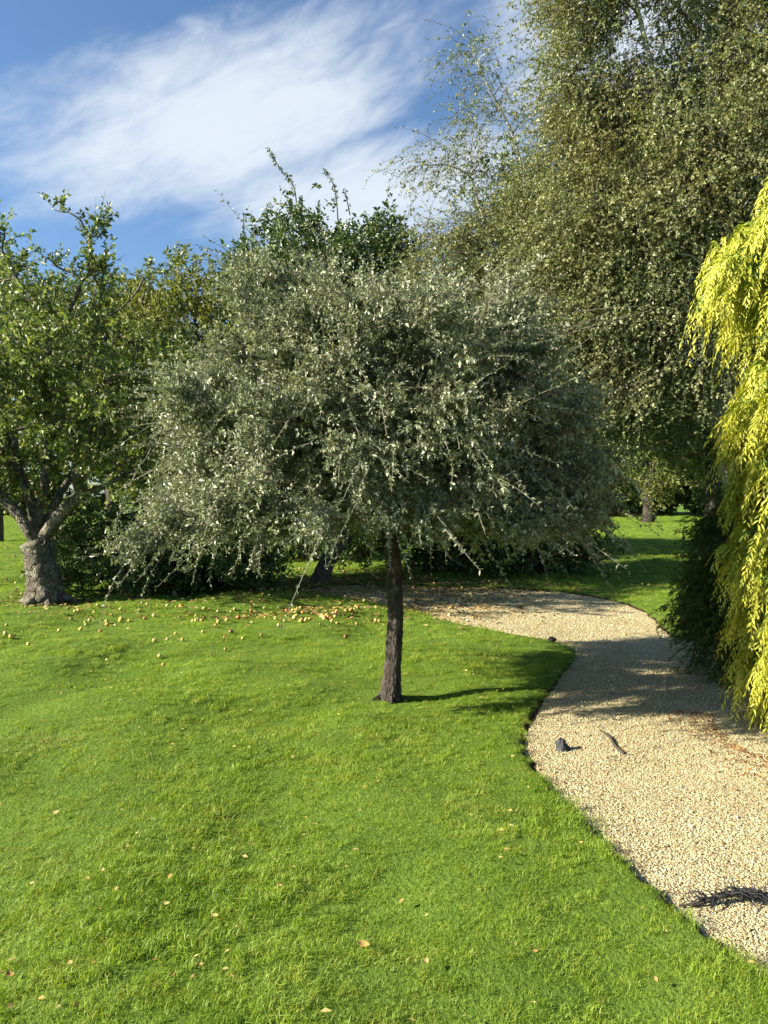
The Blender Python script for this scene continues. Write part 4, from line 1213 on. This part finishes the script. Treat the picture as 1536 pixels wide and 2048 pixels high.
def build_litter():
    rs = np.random.RandomState(951)
    n = 5200
    xy = np.vstack([np.stack([rs.normal(0.0, 1.7, n), rs.normal(13.0, 0.8, n)], -1), np.stack([rs.normal(0.9, .7, 1100), rs.normal(11.0, .8, 1100)], -1)])
    xy = np.vstack([xy, np.stack([rs.normal(-1.1, .6, 500), rs.normal(9.9, .3, 500)], -1), np.stack([rs.normal(-5.1, .5, 260), rs.normal(11.3, .3, 260)], -1), np.stack([rs.uniform(-5, -1, 420), rs.uniform(9.6, 11.6, 420)], -1)])
    V, r = flat_leaves(rs, xy, 0.055)
    tag(link('leaf_litter', leaf_mesh('leaf_litter', V, r), litter_mat), 'brown leaf litter under the trees at the far bend of the path', 'leaf litter', kind='stuff')
    n = 9000
    a = rs.uniform(2.6, 5.4, n); q = 0.95 + np.abs(rs.normal(0, .5, n))
    xy = np.stack([3.25 + q * np.cos(a) * 1.0, 4.95 + q * np.sin(a) * 1.15], -1)
    xy = xy[(path_sd(xy[:, 0], xy[:, 1]) > 0.0) & (xy[:, 0] > 2.0 + np.abs(rs.normal(0, .35, len(xy))))]
    V, r = flat_leaves(rs, xy, 0.03, 0.008, 0.22)
    lm = leaf_mat('dead_needles', [(0.0, (0.14, 0.06, 0.02)), (0.5, (0.30, 0.14, 0.05)), (1.0, (0.46, 0.27, 0.1))], 0.05, 0.8, 0.2, inst=False)
    tag(link('needle_litter', leaf_mesh('needle_litter', V, r), lm), 'rusty brown shed sprays on the gravel around the golden conifer', 'needle litter', kind='stuff')
    # dark debris flecks over the gravel
    n = 1500
    xy = np.stack([rs.uniform(0.8, 4.2, n), rs.uniform(1.8, 9, n)], -1); xy = xy[path_sd(xy[:, 0], xy[:, 1]) > 0.03]
    V, r = flat_leaves(rs, xy, 0.017, 0.008, 0.4)
    tag(link('debris', leaf_mesh('debris', V, r * 0.5), litter_mat), 'tiny brown leaf fragments speckled over the gravel', 'debris', kind='stuff')
    n = 1500
    x, y = in_view_pts(rs, 0, 1.8, 13, lambda D: 22 * np.minimum(1, 4.0 / D))
    xy = np.stack([x, y], -1); xy = xy[path_sd(x, y) < -0.02]
    V, r = flat_leaves(rs, xy, 0.020, 0.018, 0.6)
    tag(link('leaf_flecks', leaf_mesh('leaf_flecks', V, 0.45 + 0.55 * r), litter_mat), 'small yellowed leaf flecks sprinkled through the lawn grass', 'leaf litter', kind='stuff')
    # single fallen leaves on the near lawn
    spots = [(728, 1916, .07), (330, 1832, .05), (852, 1952, .04), (110, 1640, .06), (140, 1972, .035), (1160, 1702, .035), (205, 1778, .035), (275, 1398, .05), (430, 1848, .04), (610, 1640, .03), (690, 1742, .03), (560, 1790, .03),
             (90, 1500, .05), (345, 1500, .045), (500, 1420, .04), (905, 1500, .03), (1100, 1460, .03), (940, 1650, .028), (760, 1560, .03), (20, 1990, .05), (1070, 1930, .03), (400, 1960, .03)]
    for (px, py, s) in spots:
        s *= 0.72
        g = G(px, py); rsl = np.random.RandomState(int(px * 7 + py))
        a = rsl.uniform(0, 6.28)
        e = np.array([math.cos(a), math.sin(a), 0.1]); f = np.array([-math.sin(a), math.cos(a), 0.0])
        z = np.array([g[0], g[1], float(lawn_h(np.array(g[0]), np.array(g[1]))) + 0.035])
        tt = np.linspace(0, 1, 7); wv = np.sin(np.pi * tt ** .8) * .33 * s + 0.0008
        cu = rsl.uniform(.1, .3) * s
        mid = z + e * ((tt - .5) * s)[:, None] + np.array([0, 0, 1]) * (cu * (tt - .5) ** 2 * 3)[:, None]
        lf = mid + f * wv[:, None] + np.array([0, 0, 1]) * (wv * .45)[:, None]; rt = mid - f * wv[:, None] + np.array([0, 0, 1]) * (wv * .3)[:, None]
        V = np.concatenate([lf, mid, rt]); i = np.arange(6)
        F = np.concatenate([np.stack([i, i + 1, i + 8, i + 7], -1), np.stack([i + 7, i + 8, i + 15, i + 14], -1)])
        me = mesh_arrays('fallen_leaf', V, F, True, {'rnd': np.full(len(V), rsl.uniform(.55, 1))})
        tag(link('fallen_leaf', me, litter_mat), 'single curled dry leaf lying on the near lawn grass', 'leaf', 'dry leaves on the near lawn')
build_litter()

def dark_mat(name, col, rough=0.7):
    m, t, out = new_mat(name)
    geo = N(t, 'ShaderNodeNewGeometry'); n = N(t, 'ShaderNodeTexNoise', inp={'Scale': 60.0, 'Detail': 5.0})
    t.links.new(geo.outputs['Position'], n.inputs['Vector'])
    c = ramp(t, n.outputs[0], [(0.3, tuple(v * .6 for v in col)), (0.7, tuple(v * 1.5 for v in col))])
    b = N(t, 'ShaderNodeBump', inp={'Strength': .5, 'Distance': .01}); t.links.new(n.outputs[0], b.inputs['Height'])
    p = N(t, 'ShaderNodeBsdfPrincipled', inp={'Roughness': rough}); t.links.new(c, p.inputs['Base Color']); t.links.new(b.outputs[0], p.inputs['Normal'])
    t.links.new(p.outputs[0], out.inputs[0]); return m

def build_scraps():
    rs = np.random.RandomState(971)
    black = dark_mat('black_fabric', (0.022, 0.023, 0.028)); stickm = dark_mat('stick_bark', (0.05, 0.038, 0.028), 0.9)
    # crumpled black scrap
    g = G(1128, 1506, -0.035)
    nu, nv = 9, 8
    U, Vv = np.meshgrid(np.linspace(-1, 1, nu), np.linspace(0, 1, nv))
    hw = 0.047 * (1 - .45 * Vv ** 2) * (1 + .10 * np.sin(Vv * 9))
    X = U * hw + 0.008 * np.sin(Vv * 6); Z = Vv * 0.075 - 0.012 * U ** 2 * Vv; Y = 0.035 * (U ** 2) + 0.03 * Vv + rs.normal(0, .006, U.shape)
    V = np.stack([g[0] + X, g[1] + Y, g[2] + Z], -1).reshape(-1, 3)
    i = (np.arange(nv - 1)[:, None] * nu + np.arange(nu - 1)[None, :]).ravel()
    F = np.stack([i, i + 1, i + nu + 1, i + nu], -1)
    V2 = V + np.array([0, .045, 0]) * (1 - np.abs(U.ravel()))[:, None]
    me = mesh_arrays('black_scrap', np.vstack([V, V2]), np.vstack([F, F[:, ::-1] + len(V)]), True)
    tag(link('black_scrap', me, black), 'small crumpled black scrap standing on the pale gravel near the lawn edge', 'scrap')
    # stick
    a, b_ = G(1202, 1462, -0.02), G(1248, 1508, -0.02)
    mb = MB(); mb.tube(catmull(np.array([a, a * .65 + b_ * .35 + [.012, 0, .006], a * .3 + b_ * .7 + [-.01, 0, .004], b_]), 5), np.linspace(.009, .013, 16), 7, .15, rs)
    mb.tube(np.array([a * .6 + b_ * .4, a * .6 + b_ * .4 + [.05, .04, .012]]), [.006, .003], 5)
    tag(link('stick', mb.mesh('stick', True), stickm), 'short dark stick lying on the gravel right of the black scrap', 'stick')
    # frayed dark branch at the right
    root = empty('dead_branch', tuple(G(1450, 1800, -0.03)))
    tag(root, 'long dark dead branch with a frayed tuft lying across the near gravel', 'branch')
    pts = np.array([G(1358, 1812, -.02), G(1400, 1806, -.015), G(1450, 1790, 0.005), G(1500, 1788, 0.0), G(1545, 1795, -.01), G(1620, 1790, -.01)])
    mb = MB(); mb.tube(catmull(pts, 5), np.interp(np.linspace(0, 1, 26), [0, .3, .7, 1], [.004, .010, .016, .014]), 7, .2, rs)
    link('stem', mb.mesh('stem', True), stickm, root)
    fb = MB()
    for k in range(95):
        t = rs.uniform(.22, .8); q = catmull(pts, 5); i0 = q[int(t * (len(q) - 1))]
        d = norm(np.array([rs.normal(-.35, .6), rs.normal(.1, .5), abs(rs.normal(.35, .35))])); L = rs.uniform(.03, .11)
        fb.tube(np.array([i0, i0 + d * L * .5, i0 + d * L + [rs.normal(0, .012), 0, -L * .35]]), [.0032, .0024, .001], 4, cap=False)
    link('frayed_twigs', fb.mesh('frayed_twigs', True), black, root)['kind'] = 'stuff'
    # dark clod on the lawn edge by the bend
    g = G(1104, 1282, 0.0)
    import bmesh
    bm = bmesh.new(); bmesh.ops.create_icosphere(bm, subdivisions=2, radius=0.036)
    for v in bm.verts:
        v.co = Vector((v.co.x * 1.3, v.co.y, v.co.z * .8)) * (1 + rs.uniform(-.15, .15)) + Vector((g[0], g[1], 0.02))
    me = bpy.data.meshes.new('soil_clod'); bm.to_mesh(me); bm.free()
    tag(link('soil_clod', me, stickm), 'small dark clod on the lawn tip where the path bends', 'clod')
build_scraps()
